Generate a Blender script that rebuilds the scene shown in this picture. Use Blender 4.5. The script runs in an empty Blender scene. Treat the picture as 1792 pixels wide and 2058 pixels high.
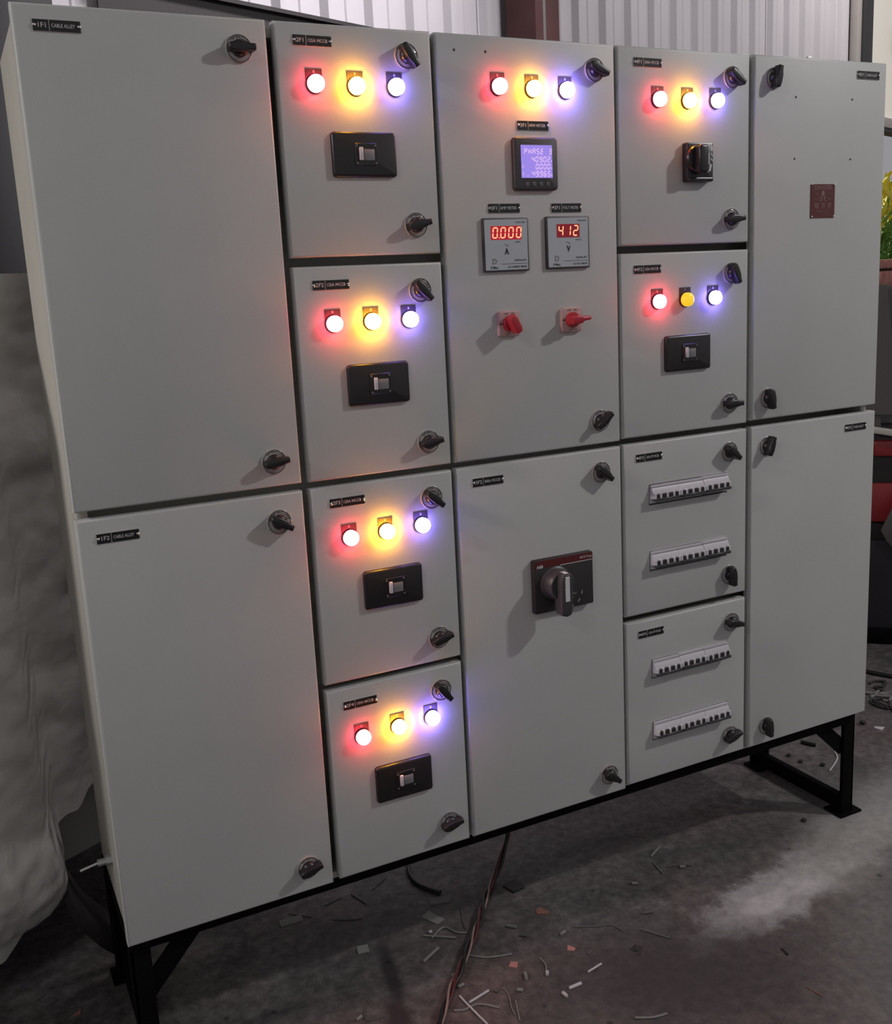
import bpy, bmesh, math, random
from mathutils import Matrix, Vector
random.seed(7)
SC = bpy.context.scene
COL = SC.collection
PI = math.pi

# ------------------------------------------------------------------ camera
# world: X along the switchboard front, Y into the room behind it, Z up; Z = 0 at the foot of the doors
FLOOR_Z = -0.285
CAM = Vector((-0.1554, -1.6861, 1.1084))
RX = Vector((0.89363, -0.445927, -0.0507435))
RD = Vector((-0.132188, -0.153468, -0.979272))
RF = Vector((0.428896, 0.881814, -0.19609))
cd = bpy.data.cameras.new('camera')
co = bpy.data.objects.new('camera', cd)
COL.objects.link(co)
m = Matrix.Identity(4)
for i in range(3):
    m[i][0] = RX[i]; m[i][1] = -RD[i]; m[i][2] = -RF[i]; m[i][3] = CAM[i]
co.matrix_world = m
cd.sensor_fit = 'HORIZONTAL'
cd.sensor_width = 36.0
cd.lens = 2014.43 / 1792 * 36.0
cd.shift_x = (896 - 891.35) / 1792
cd.shift_y = (988.94 - 1029) / 1792
cd.clip_start = 0.02
cd.clip_end = 200
SC.camera = co

# ------------------------------------------------------------------ world, sun, lamps, exposure
SC.view_settings.view_transform = 'Standard'
SC.view_settings.look = 'None'
SC.view_settings.gamma = 1.0
SC.view_settings.exposure = 0.0
SC.view_settings.use_curve_mapping = False
w = bpy.data.worlds.new('world'); SC.world = w
w.use_nodes = True
w.node_tree.nodes['Background'].inputs[0].default_value = (0.97, 0.96, 1.0, 1)
w.node_tree.nodes['Background'].inputs[1].default_value = 0.295

def area_lamp(name, loc, target, size, size_y, power, color, spread=180):
    l = bpy.data.lights.new(name, 'AREA')
    l.shape = 'RECTANGLE'; l.size = size; l.size_y = size_y; l.energy = power; l.color = color; l.spread = math.radians(spread)
    o = bpy.data.objects.new(name, l); COL.objects.link(o)
    o.location = loc
    o.rotation_euler = (Vector(target) - Vector(loc)).to_track_quat('-Z', 'Y').to_euler()
    return o
area_lamp('tube_or_fill_lamp', (4.3, -2.1, 3.4), (1.0, 0.0, 0.6), 0.18, 0.12, 69, (1.0, 0.98, 0.97))
area_lamp('tube_or_fill_lamp', (-3.0, -2.6, 3.6), (1.0, 0.0, 0.7), 0.5, 0.25, 15, (1.0, 0.98, 0.97))
area_lamp('tube_or_fill_lamp', (-3.6, -0.1, 2.7), (0.0, 0.35, 1.0), 0.4, 0.3, 4.5, (1.0, 0.96, 0.91), 42)  # unseen fill lamp added to brighten the board's left side
area_lamp('tube_or_fill_lamp', (4.4, 1.9, 4.2), (2.9, 2.9, 2.2), 1.2, 0.25, 22, (1.0, 0.94, 1.0))  # unseen lamp added to light the back wall from the right
area_lamp('tube_or_fill_lamp', (2.4, 1.0, 4.2), (1.2, 2.3, 2.0), 1.2, 0.25, 20, (1.0, 0.94, 1.0), 75)  # added fill lamp, narrow beam, brightening the left of the back wall
area_lamp('tube_or_fill_lamp', (6.3, 2.6, 4.2), (7.0, 4.4, 2.6), 1.2, 0.3, 40, (1.0, 0.95, 0.93))  # unseen fill lamp added to brighten the wall's right end
sl = bpy.data.lights.new('sun', 'SUN'); sl.energy = 4.5; sl.angle = 0.01; sl.color = (1.0, 0.95, 0.8)
so = bpy.data.objects.new('sun', sl); COL.objects.link(so)
so.location = (8, 9, 8)
so.rotation_euler = Vector((-0.25, -0.6, -0.85)).to_track_quat('-Z', 'Y').to_euler()

# ------------------------------------------------------------------ materials
MATS = {}
def mat(name, color, rough=0.5, metal=0.0, emit=None, estr=0.0, var=0.0, vscale=8.0, bump=0.0, bscale=200.0, coat=0.0, alpha=1.0, spec=0.5):
    if name in MATS: return MATS[name]
    M = bpy.data.materials.new(name); M.use_nodes = True
    nt = M.node_tree; b = nt.nodes['Principled BSDF']
    b.inputs['Base Color'].default_value = (*color, 1)
    b.inputs['Roughness'].default_value = rough
    b.inputs['Metallic'].default_value = metal
    b.inputs['Coat Weight'].default_value = coat
    b.inputs['Alpha'].default_value = alpha
    b.inputs['Specular IOR Level'].default_value = spec
    if emit:
        b.inputs['Emission Color'].default_value = (*emit, 1)
        b.inputs['Emission Strength'].default_value = estr
    tc = nt.nodes.new('ShaderNodeTexCoord')
    if var > 0:
        n = nt.nodes.new('ShaderNodeTexNoise'); n.inputs['Scale'].default_value = vscale; n.inputs['Detail'].default_value = 4
        nt.links.new(tc.outputs['Object'], n.inputs['Vector'])
        r = nt.nodes.new('ShaderNodeValToRGB')
        r.color_ramp.elements[0].position = 0.3; r.color_ramp.elements[1].position = 0.7
        r.color_ramp.elements[0].color = (*[max(0, c * (1 - var)) for c in color], 1)
        r.color_ramp.elements[1].color = (*[min(1, c * (1 + var)) for c in color], 1)
        nt.links.new(n.outputs['Fac'], r.inputs['Fac'])
        nt.links.new(r.outputs['Color'], b.inputs['Base Color'])
    if bump > 0:
        n2 = nt.nodes.new('ShaderNodeTexNoise'); n2.inputs['Scale'].default_value = bscale; n2.inputs['Detail'].default_value = 3
        nt.links.new(tc.outputs['Object'], n2.inputs['Vector'])
        bp = nt.nodes.new('ShaderNodeBump'); bp.inputs['Strength'].default_value = bump; bp.inputs['Distance'].default_value = 0.002
        nt.links.new(n2.outputs['Fac'], bp.inputs['Height'])
        nt.links.new(bp.outputs['Normal'], b.inputs['Normal'])
    MATS[name] = M
    return M

PAINT = mat('powder_coat_grey', (0.49, 0.492, 0.482), 0.42, var=0.03, vscale=5, bump=0.12, bscale=900)
BODY = mat('body_grey', (0.42, 0.40, 0.36), 0.5, var=0.04, vscale=4, bump=0.1, bscale=900)
BLACKP = mat('black_plastic', (0.016, 0.014, 0.015), 0.32)
BLACKM = mat('black_matt_plastic', (0.022, 0.018, 0.019), 0.5)
DARKG = mat('dark_grey_plastic', (0.045, 0.042, 0.046), 0.42)
BLACKST = mat('black_steel_paint', (0.004, 0.0036, 0.004), 0.7, spec=0.06)
CHROME = mat('chrome', (0.75, 0.74, 0.74), 0.18, 1.0)
STEEL = mat('galvanised', (0.5, 0.5, 0.5), 0.4, 0.8)
DIAL = mat('dial_clear_grey', (0.36, 0.335, 0.325), 0.2, coat=0.3)
WHITEP = mat('white_plastic', (0.66, 0.64, 0.66), 0.4)
MCBW = mat('breaker_white', (0.60, 0.58, 0.62), 0.38)
PLATEB = mat('nameplate_black', (0.012, 0.011, 0.012), 0.3)
PLATEE = mat('nameplate_edge', (0.45, 0.43, 0.42), 0.4)
WHITETX = mat('white_print', (0.55, 0.53, 0.53), 0.5)
GREYTX = mat('grey_print', (0.20, 0.195, 0.2), 0.5)
BLACKTX = mat('black_print', (0.02, 0.02, 0.02), 0.5)
REDP = mat('red_plastic', (0.42, 0.022, 0.035), 0.38)
PINKP = mat('switch_plate', (0.48, 0.30, 0.29), 0.5)
DANGER = mat('danger_red', (0.105, 0.012, 0.013), 0.4)
DANGTX = mat('danger_print', (0.22, 0.11, 0.11), 0.5)
MFACE = mat('meter_face', (0.48, 0.50, 0.54), 0.35)
LCD = mat('lcd_blue', (0.05, 0.04, 0.1), 0.3, emit=(0.33, 0.235, 0.80), estr=0.95)
LCDTX = mat('lcd_digit', (0.05, 0.04, 0.1), 0.4, emit=(0.78, 0.52, 0.86), estr=1.0)
LEDW = mat('led_window', (0.06, 0.005, 0.006), 0.25, emit=(0.55, 0.01, 0.03), estr=0.65)
LEDW2 = mat('led_window_dim', (0.06, 0.005, 0.006), 0.25, emit=(0.30, 0.006, 0.02), estr=0.5)
LEDS = mat('led_segment', (0.3, 0.02, 0.02), 0.3, emit=(1.0, 0.40, 0.20), estr=1.6)
LENS_R = mat('lens_red', (0.5, 0.02, 0.02), 0.3, emit=(1.0, 0.040, 0.070), estr=46)
LENS_Y = mat('lens_yellow', (0.6, 0.4, 0.02), 0.3, emit=(1.0, 0.42, 0.020), estr=112)
LENS_YD = mat('lens_yellow_dim', (0.5, 0.3, 0.02), 0.3, emit=(1.0, 0.68, 0.03), estr=0.75)
LENS_B = mat('lens_blue', (0.1, 0.1, 0.6), 0.3, emit=(0.25, 0.17, 1.0), estr=34)
LENS_BS = mat('lens_blue_bright', (0.1, 0.1, 0.6), 0.3, emit=(0.25, 0.17, 1.0), estr=75)
SHEET = mat('wall_sheet', (0.60, 0.575, 0.60), 0.5, var=0.04, vscale=2)
SHEETW = mat('wall_sheet_white', (0.78, 0.76, 0.74), 0.5)
def translucent_sheet(M):
    nt = M.node_tree; b = nt.nodes['Principled BSDF']; out = nt.nodes['Material Output']
    t = nt.nodes.new('ShaderNodeBsdfTranslucent'); t.inputs['Color'].default_value = (0.85, 0.82, 0.79, 1)
    x = nt.nodes.new('ShaderNodeMixShader'); x.inputs[0].default_value = 0.5
    nt.links.new(b.outputs[0], x.inputs[1]); nt.links.new(t.outputs[0], x.inputs[2]); nt.links.new(x.outputs[0], out.inputs['Surface'])
translucent_sheet(SHEETW)   # daylight panels of white fibreglass
COLR = mat('column_red_oxide', (0.10, 0.035, 0.033), 0.6, var=0.2, vscale=6)
COLG = mat('post_dark_grey', (0.035, 0.033, 0.036), 0.6)
GIRT = mat('girt_dark', (0.022, 0.017, 0.018), 0.6)
LEDGE = mat('ledge_grey', (0.42, 0.39, 0.37), 0.5)
LOCKER = mat('locker_dark', (0.013, 0.0105, 0.0145), 0.5, var=0.2, vscale=5)
FILM = mat('stretch_film', (0.55, 0.53, 0.505), 0.24, var=0.25, vscale=5, bump=1.0, bscale=38, coat=0.6, alpha=0.96)
FILMD = mat('film_dark', (0.022, 0.018, 0.018), 0.35, var=0.3, vscale=9, bump=0.5, bscale=40)
BOXG = mat('wrapped_grey', (0.40, 0.375, 0.37), 0.5)
LEAF = mat('leaf_green', (0.14, 0.30, 0.05), 0.5, var=0.3, vscale=3)
LEAFY = mat('leaf_yellow', (0.75, 0.66, 0.05), 0.5, var=0.2, vscale=3)
BRICK = mat('brick', (0.36, 0.15, 0.13), 0.8, var=0.35, vscale=9, bump=0.3, bscale=60)
MORTAR = mat('mortar', (0.10, 0.05, 0.05), 0.9)
SHEETD = mat('plate_dark_grey', (0.085, 0.078, 0.075), 0.45, var=0.1, vscale=4)
REDM = mat('machine_red', (0.22, 0.02, 0.025), 0.35)
CONDR = mat('wire_red', (0.085, 0.016, 0.016), 0.4)
CONDB = mat('wire_black', (0.012, 0.010, 0.011), 0.45)
CONDW = mat('wire_tan', (0.30, 0.20, 0.18), 0.45)
WIREW = mat('offcut_white', (0.55, 0.53, 0.55), 0.5)
WIREG = mat('offcut_grey', (0.22, 0.215, 0.205), 0.55)
WIRED = mat('offcut_dull', (0.10, 0.096, 0.095), 0.6)
WIREK = mat('offcut_black', (0.012, 0.011, 0.012), 0.5)
PAPER = mat('paper_grey', (0.24, 0.235, 0.22), 0.8)
PAPERD = mat('paper_dull', (0.17, 0.165, 0.155), 0.8)
PINK = mat('scrap_pink', (0.46, 0.21, 0.19), 0.7)
ORANGE = mat('scrap_orange', (0.28, 0.13, 0.10), 0.7)
STONE = mat('grit', (0.03, 0.027, 0.027), 0.8)
SOIL = mat('outdoor_soil', (0.10, 0.08, 0.05), 0.9, var=0.3, vscale=3)

def floor_material():
    M = bpy.data.materials.new('concrete'); M.use_nodes = True
    nt = M.node_tree; b = nt.nodes['Principled BSDF']
    N = nt.nodes.new; L = nt.links.new
    tc = N('ShaderNodeTexCoord')
    def noise(scale, detail=6, rough=0.6, dist=0.0):
        n = N('ShaderNodeTexNoise'); n.inputs['Scale'].default_value = scale; n.inputs['Detail'].default_value = detail
        n.inputs['Roughness'].default_value = rough; n.inputs['Distortion'].default_value = dist
        L(tc.outputs['Object'], n.inputs['Vector']); return n
    def ramp(src, p0, c0, p1, c1):
        r = N('ShaderNodeValToRGB'); e = r.color_ramp.elements
        e[0].position = p0; e[1].position = p1; e[0].color = (*c0, 1); e[1].color = (*c1, 1)
        L(src, r.inputs['Fac']); return r
    def mix(fac, a, bb, mode='MIX'):
        x = N('ShaderNodeMix'); x.data_type = 'RGBA'; x.blend_type = mode
        if isinstance(fac, float): x.inputs[0].default_value = fac
        else: L(fac, x.inputs[0])
        L(a, x.inputs[6]); 
        if isinstance(bb, tuple): x.inputs[7].default_value = (*bb, 1)
        else: L(bb, x.inputs[7])
        return x.outputs[2]
    def blob(cx, cy, rx, ry, ang, edge0, edge1, nscale, namp):
        mp = N('ShaderNodeMapping'); mp.vector_type = 'TEXTURE'
        mp.inputs['Location'].default_value = (cx, cy, 0); mp.inputs['Rotation'].default_value = (0, 0, ang); mp.inputs['Scale'].default_value = (rx, ry, 1)
        L(tc.outputs['Object'], mp.inputs['Vector'])
        ln = N('ShaderNodeVectorMath'); ln.operation = 'LENGTH'; L(mp.outputs[0], ln.inputs[0])
        n = noise(nscale, 6, 0.65)
        ma = N('ShaderNodeMath'); ma.operation = 'MULTIPLY_ADD'; L(n.outputs['Fac'], ma.inputs[0]); ma.inputs[1].default_value = namp; L(ln.outputs['Value'], ma.inputs[2])
        mr = N('ShaderNodeMapRange'); mr.interpolation_type = 'SMOOTHSTEP'
        L(ma.outputs[0], mr.inputs[0]); mr.inputs[1].default_value = edge0 + namp * .5; mr.inputs[2].default_value = edge1 + namp * .5
        mr.inputs[3].default_value = 1; mr.inputs[4].default_value = 0
        return mr.outputs[0]
    base = ramp(noise(1.6, 8, 0.65).outputs['Fac'], 0.3, (0.082, 0.076, 0.076), 0.7, (0.140, 0.133, 0.131)).outputs['Color']
    warm = ramp(noise(2.3, 4).outputs['Fac'], 0.42, (1, 1, 1), 0.68, (1.12, 0.95, 0.92)).outputs['Color']
    c = mix(1.0, base, warm, 'MULTIPLY')
    fine = ramp(noise(38, 8, 0.7).outputs['Fac'], 0.32, (0.62, 0.61, 0.61), 0.68, (1.25, 1.25, 1.25)).outputs['Color']
    c = mix(1.0, c, fine, 'MULTIPLY')
    midn = ramp(noise(9, 7, 0.7, 0.6).outputs['Fac'], 0.33, (0.72, 0.71, 0.72), 0.66, (1.22, 1.22, 1.21)).outputs['Color']
    c = mix(1.0, c, midn, 'MULTIPLY')
    c = mix(blob(2.05, -0.5, 0.75, 0.60, 0.2, 0.2, 1.5, 2.5, 0.8), c, (0.180, 0.172, 0.167))  # broad lighter area: brighter light to the right painted into the floor colour
    c = mix(blob(1.42, -0.135, 0.30, 0.075, 0.13, 0.6, 1.3, 11, 2.4), c, (0.36, 0.35, 0.36))  # pale ragged patch, with two paler cores below
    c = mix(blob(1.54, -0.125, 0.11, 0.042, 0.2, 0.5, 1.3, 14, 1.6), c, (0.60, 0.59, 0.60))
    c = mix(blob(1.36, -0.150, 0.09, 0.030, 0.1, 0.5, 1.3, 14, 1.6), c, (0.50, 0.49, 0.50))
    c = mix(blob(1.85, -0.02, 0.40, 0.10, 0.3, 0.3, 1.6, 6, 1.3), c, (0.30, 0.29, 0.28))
    c = mix(blob(1.02, -0.24, 0.28, 0.16, -0.3, 0.2, 1.6, 5, 0.9), c, (0.062, 0.054, 0.057))
    # dark streak running from under the board
    c = mix(blob(0.512, 0.06, 0.016, 0.10, -0.22, 0.5, 1.5, 14, 0.9), c, (0.035, 0.028, 0.032))
    c = mix(blob(0.470, -0.075, 0.024, 0.07, -0.25, 0.5, 1.5, 14, 0.9), c, (0.045, 0.032, 0.034))
    spots = N('ShaderNodeTexVoronoi'); spots.inputs['Scale'].default_value = 11; spots.inputs['Randomness'].default_value = 1
    L(tc.outputs['Object'], spots.inputs['Vector'])
    sp = ramp(spots.outputs['Distance'], 0.03, (0.35, 0.35, 0.35), 0.09, (1, 1, 1)).outputs['Color']
    c = mix(1.0, c, sp, 'MULTIPLY')
    c = mix(0.55, c, mix(1.0, c, fine, 'MULTIPLY'))
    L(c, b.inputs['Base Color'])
    b.inputs['Roughness'].default_value = 0.62
    b.inputs['Specular IOR Level'].default_value = 0.35
    bp = N('ShaderNodeBump'); bp.inputs['Strength'].default_value = 0.25; bp.inputs['Distance'].default_value = 0.004
    L(noise(60, 6, 0.7).outputs['Fac'], bp.inputs['Height']); L(bp.outputs['Normal'], b.inputs['Normal'])
    return M
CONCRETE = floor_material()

# ------------------------------------------------------------------ mesh helpers
class MB:
    """Collects shapes; each shape keeps its material; build() links ONE mesh object."""
    def __init__(s): s.v = []; s.f = []; s.mi = []; s.mats = []
    def mid(s, m):
        if m not in s.mats: s.mats.append(m)
        return s.mats.index(m)
    def add(s, vs, fs, m):
        k = len(s.v); s.v += [tuple(v) for v in vs]; i = s.mid(m)
        for f in fs: s.f.append(tuple(k + a for a in f)); s.mi.append(i)
        return s
    def addbm(s, bm, m):
        bm.verts.index_update()
        s.add([v.co[:] for v in bm.verts], [[v.index for v in f.verts] for f in bm.faces], m); bm.free(); return s
    def box(s, x0, x1, y0, y1, z0, z1, m, bev=0.0, seg=2):
        bm = bmesh.new()
        bmesh.ops.create_cube(bm, size=1.0)
        for v in bm.verts:
            v.co = Vector((x0 if v.co.x < 0 else x1, y0 if v.co.y < 0 else y1, z0 if v.co.z < 0 else z1))
        if bev > 0: bmesh.ops.bevel(bm, geom=bm.edges[:], offset=bev, segments=seg, affect='EDGES', profile=0.5)
        return s.addbm(bm, m)
    def obox(s, c, ax, ay, az, m, bev=0.0):
        """box with centre c and half-axis vectors"""
        c, ax, ay, az = Vector(c), Vector(ax), Vector(ay), Vector(az)
        bm = bmesh.new(); bmesh.ops.create_cube(bm, size=2.0)
        for v in bm.verts: v.co = c + ax * v.co.x + ay * v.co.y + az * v.co.z
        if bev > 0: bmesh.ops.bevel(bm, geom=bm.edges[:], offset=bev, segments=2, affect='EDGES', profile=0.5)
        bmesh.ops.recalc_face_normals(bm, faces=bm.faces[:])
        return s.addbm(bm, m)
    def prism(s, poly, y0, y1, m, bev=0.0, seg=2):
        """polygon in XZ extruded from y0 (front, nearer the viewer) to y1; bev rounds the front rim"""
        bm = bmesh.new()
        a = [bm.verts.new((p[0], y0, p[1])) for p in poly]; b = [bm.verts.new((p[0], y1, p[1])) for p in poly]
        n = len(poly); bm.faces.new(a); bm.faces.new(b[::-1])
        for i in range(n): bm.faces.new((a[i], b[i], b[(i + 1) % n], a[(i + 1) % n]))
        bmesh.ops.recalc_face_normals(bm, faces=bm.faces[:])
        if bev > 0:
            es = [e for e in bm.edges if abs(e.verts[0].co.y - y0) < 1e-7 and abs(e.verts[1].co.y - y0) < 1e-7]
            bmesh.ops.bevel(bm, geom=es, offset=bev, segments=seg, affect='EDGES', profile=0.5)
        return s.addbm(bm, m)
    def lathe(s, prof, cx, cz, m, n=28, cap=True):
        """profile of (radius, y) turned about the line x=cx, z=cz"""
        vs, fs = [], []
        for r, y in prof:
            for k in range(n): vs.append((cx + r * math.cos(2 * PI * k / n), y, cz + r * math.sin(2 * PI * k / n)))
        for j in range(len(prof) - 1):
            for k in range(n):
                a, b = j * n + k, j * n + (k + 1) % n
                fs.append((a, b, b + n, a + n))
        if cap and prof[0][0] > 1e-6: fs.append(tuple(range(n))[::-1])
        if cap and prof[-1][0] > 1e-6: fs.append(tuple(range((len(prof) - 1) * n, len(prof) * n)))
        bm = bmesh.new()
        V = [bm.verts.new(v) for v in vs]
        for f in fs: bm.faces.new([V[i] for i in f])
        bmesh.ops.remove_doubles(bm, verts=bm.verts[:], dist=1e-7)
        bmesh.ops.recalc_face_normals(bm, faces=bm.faces[:])
        return s.addbm(bm, m)
    def tube(s, pts, r, m, n=8, cap=True):
        pts = [Vector(p) for p in pts]; vs, fs = [], []
        for i, p in enumerate(pts):
            t = (pts[min(i + 1, len(pts) - 1)] - pts[max(i - 1, 0)]).normalized()
            u = t.cross(Vector((0, 0, 1)))
            if u.length < 1e-3: u = t.cross(Vector((0, 1, 0)))
            u.normalize(); q = u.cross(t)
            rr = r[i] if isinstance(r, (list, tuple)) else r
            for k in range(n): vs.append(p + u * rr * math.cos(2 * PI * k / n) + q * rr * math.sin(2 * PI * k / n))
        for i in range(len(pts) - 1):
            for k in range(n):
                a, b = i * n + k, i * n + (k + 1) % n; fs.append((a, b, b + n, a + n))
        if cap: fs.append(tuple(range(n))[::-1]); fs.append(tuple(range((len(pts) - 1) * n, len(pts) * n)))
        return s.add(vs, fs, m)
    def text(s, body, x, y, z, size, m, align='CENTER', sx=1.0, bold=0.0, ang=0.0):
        """flat print on a face that looks towards -Y, its middle height at z"""
        c = bpy.data.curves.new('t', 'FONT'); c.body = body; c.size = size; c.align_x = align; c.align_y = 'CENTER'; c.offset = bold; c.resolution_u = 2
        o = bpy.data.objects.new('t', c); COL.objects.link(o)
        dg = bpy.context.evaluated_depsgraph_get()
        me = bpy.data.meshes.new_from_object(o.evaluated_get(dg))
        ca, sa = math.cos(ang), math.sin(ang)
        vs = []
        for v in me.vertices:
            px, pz = v.co.x * sx, v.co.y
            vs.append((x + px * ca - pz * sa, y, z + px * sa + pz * ca))
        s.add(vs, [tuple(p.vertices) for p in me.polygons], m)
        bpy.data.objects.remove(o); bpy.data.curves.remove(c); bpy.data.meshes.remove(me)
        return s
    def mesh(s, name, smooth=40):
        me = bpy.data.meshes.new(name); me.from_pydata(s.v, [], s.f)
        for q in s.mats: me.materials.append(q)
        me.polygons.foreach_set('material_index', s.mi)
        if smooth:
            me.polygons.foreach_set('use_smooth', [True] * len(s.f))
            me.set_sharp_from_angle(angle=math.radians(smooth))
        me.update(); return me
    def build(s, name, parent=None, loc=None, smooth=40, rotz=None):
        return link(name, s.mesh(name, smooth), parent, loc, rotz)

def link(name, me, parent=None, loc=None, rotz=None, roty=None):
    o = bpy.data.objects.new(name, me); COL.objects.link(o)
    if parent: o.parent = parent
    if loc is not None: o.location = loc
    if rotz is not None: o.rotation_euler[2] = rotz
    if roty is not None: o.rotation_euler[1] = roty
    return o
def empty(name, loc=(0, 0, 0), rotz=0.0):
    o = bpy.data.objects.new(name, None); COL.objects.link(o); o.location = loc; o.rotation_euler[2] = rotz
    o.empty_display_size = 0.05
    return o
def tag(o, label, cat, group=None):
    o['label'] = label; o['category'] = cat
    if group: o['group'] = group
    return o
def struct(o): o['kind'] = 'structure'; return o
def rrect(x0, x1, z0, z1, r, n=4):
    p = []
    for cx, cz, a0 in ((x1 - r, z1 - r, 0), (x0 + r, z1 - r, 90), (x0 + r, z0 + r, 180), (x1 - r, z0 + r, 270)):
        for k in range(n + 1):
            a = math.radians(a0 + 90 * k / n); p.append((cx + r * math.cos(a), cz + r * math.sin(a)))
    return p
def seg7(mb, ch, x, y, z, wd, ht, t, m, slant=0.12):
    """one seven-segment character, lower-left at x, z"""
    S = {'0': 'abcdef', '1': 'bc', '2': 'abged', '3': 'abgcd', '4': 'fgbc', '5': 'afgcd', '6': 'afgedc', '7': 'abc', '8': 'abcdefg', '9': 'abcdfg', 'P': 'abgef', 'H': 'fgbce', 'A': 'abcefg', 'S': 'afgcd', 'E': 'adefg', 'C': 'afed'}
    h2 = ht / 2; g = t * .18
    def q(pts): mb.add([(x + px + (pz) * slant, y, z + pz) for px, pz in pts], [tuple(range(len(pts)))], m)
    for c in S.get(ch, ''):
        if c in 'agd':
            zz = {'a': ht, 'g': h2, 'd': 0}[c]
            q([(g, zz), (t * .5 + g, zz - t * .5), (wd - t * .5 - g, zz - t * .5), (wd - g, zz), (wd - t * .5 - g, zz + t * .5), (t * .5 + g, zz + t * .5)])
        else:
            xx = 0 if c in 'fe' else wd; z0, z1 = (h2, ht) if c in 'fb' else (0, h2)
            q([(xx, z0 + g), (xx + t * .5, z0 + t * .5 + g), (xx + t * .5, z1 - t * .5 - g), (xx, z1 - g), (xx - t * .5, z1 - t * .5 - g), (xx - t * .5, z0 + t * .5 + g)])

# ------------------------------------------------------------------ the setting
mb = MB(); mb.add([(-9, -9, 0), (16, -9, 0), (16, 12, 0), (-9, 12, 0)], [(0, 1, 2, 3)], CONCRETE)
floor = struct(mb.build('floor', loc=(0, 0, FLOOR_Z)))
A20 = math.radians(20)
DW = Vector((math.cos(A20), math.sin(A20), 0)); NW = Vector((-math.sin(A20), math.cos(A20), 0))
def W(s, t, z): return Vector((CAM.x, CAM.y, 0)) + NW * t + DW * s + Vector((0, 0, z))
WT = 3.4          # distance of the back wall from the camera foot
CEIL = 4.6
def wbox(mb, s0, s1, t0, t1, z0, z1, m, bev=0.0):
    mb.obox(W((s0 + s1) / 2, (t0 + t1) / 2, (z0 + z1) / 2), DW * (s1 - s0) / 2, NW * (t1 - t0) / 2, Vector((0, 0, (z1 - z0) / 2)), m, bev)
wall_back = struct(empty('wall_back', W(2.5, WT, FLOOR_Z)))
def onwall(mb, name, parent=None):
    """parts of the wall are modelled in world space; put their origin under the wall's empty"""
    par = parent or wall_back
    o = mb.build(name)
    bpy.context.view_layer.update()
    o.parent = par; o.matrix_parent_inverse = Matrix.Translation(par.location).inverted()
    return o
# corrugated sheets, 1.5 m wide, ribs every 0.25 m
edges = [-3.59 + 1.5 * k for k in range(9)]
for k in range(8):
    s0, s1 = edges[k], edges[k + 1]
    prof = [(s0, 0.0)]
    r = math.ceil((s0 - 2.70 + 0.02) / 0.25) * 0.25 + 2.70
    while r < s1 - 0.03:
        prof += [(r - 0.026, 0.0), (r - 0.006, -0.034), (r + 0.022, -0.034), (r + 0.042, 0.0)]
        # the two shallow stiffening grooves of the pan
        if r + 0.17 < s1:
            prof += [(r + 0.112, 0.0), (r + 0.118, -0.006), (r + 0.130, -0.006), (r + 0.136, 0.0)]
        r += 0.25
    prof.append((s1 + 0.012, 0.0))
    off = -0.004 if k % 2 else 0.0
    vs, fs = [], []
    for th in (0.0, 0.0012):
        for (s, t) in prof:
            for z in (FLOOR_Z, CEIL): vs.append(W(s, WT + t + off + th, z))
    n = len(prof)
    for i in range(n - 1):
        fs.append((2 * i, 2 * i + 2, 2 * i + 3, 2 * i + 1)); q = 2 * n
        fs.append((q + 2 * i, q + 2 * i + 1, q + 2 * i + 3, q + 2 * i + 2))
    mb = MB(); mb.add(vs, fs, SHEET); o = onwall(mb, 'wall_sheet')
# columns and girts
mb = MB(); wbox(mb, 4.06, 4.12, 3.16, 3.34, FLOOR_Z, CEIL, COLR); wbox(mb, 4.12, 4.14, 3.16, 3.34, FLOOR_Z, CEIL, WIREG)  # pale strip between the red parts is a highlight painted onto the column
wbox(mb, 4.14, 4.30, 3.20, 3.34, FLOOR_Z, CEIL, COLR); onwall(mb, 'column')
mb = MB(); wbox(mb, 8.24, 8.32, 3.30, 3.36, FLOOR_Z, CEIL, LEDGE, 0.004); wbox(mb, 8.33, 8.50, 3.28, 3.44, FLOOR_Z, CEIL, COLG, 0.006); onwall(mb, 'column')
mb = MB(); wbox(mb, 1.895, 8.2, 3.352, 3.362, 1.98, 2.225, GIRT); wbox(mb, 1.895, 8.2, 3.325, 3.352, 2.21, 2.225, GIRT); wbox(mb, 1.895, 8.2, 3.325, 3.352, 1.98, 1.995, GIRT); onwall(mb, 'girt')
# high wall right of the post, open below
wall_right = struct(empty('wall_right', W(9.5, WT, FLOOR_Z)))
for k in range(4):
    s0 = 8.50 + 1.0 * k
    mb = MB(); mb.add([W(s0, 3.4, 2.34), W(s0 + .995, 3.4, 2.34), W(s0 + .995, 3.4, CEIL), W(s0, 3.4, CEIL)], [(0, 1, 2, 3)], SHEETW)
    onwall(mb, 'wall_sheet', wall_right)
mb = MB(); wbox(mb, 8.5, 12.5, 3.34, 3.46, 2.265, 2.345, LEDGE, 0.006); wbox(mb, 8.5, 12.5, 3.35, 3.46, 2.235, 2.262, COLG); onwall(mb, 'ledge', wall_right)
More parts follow.
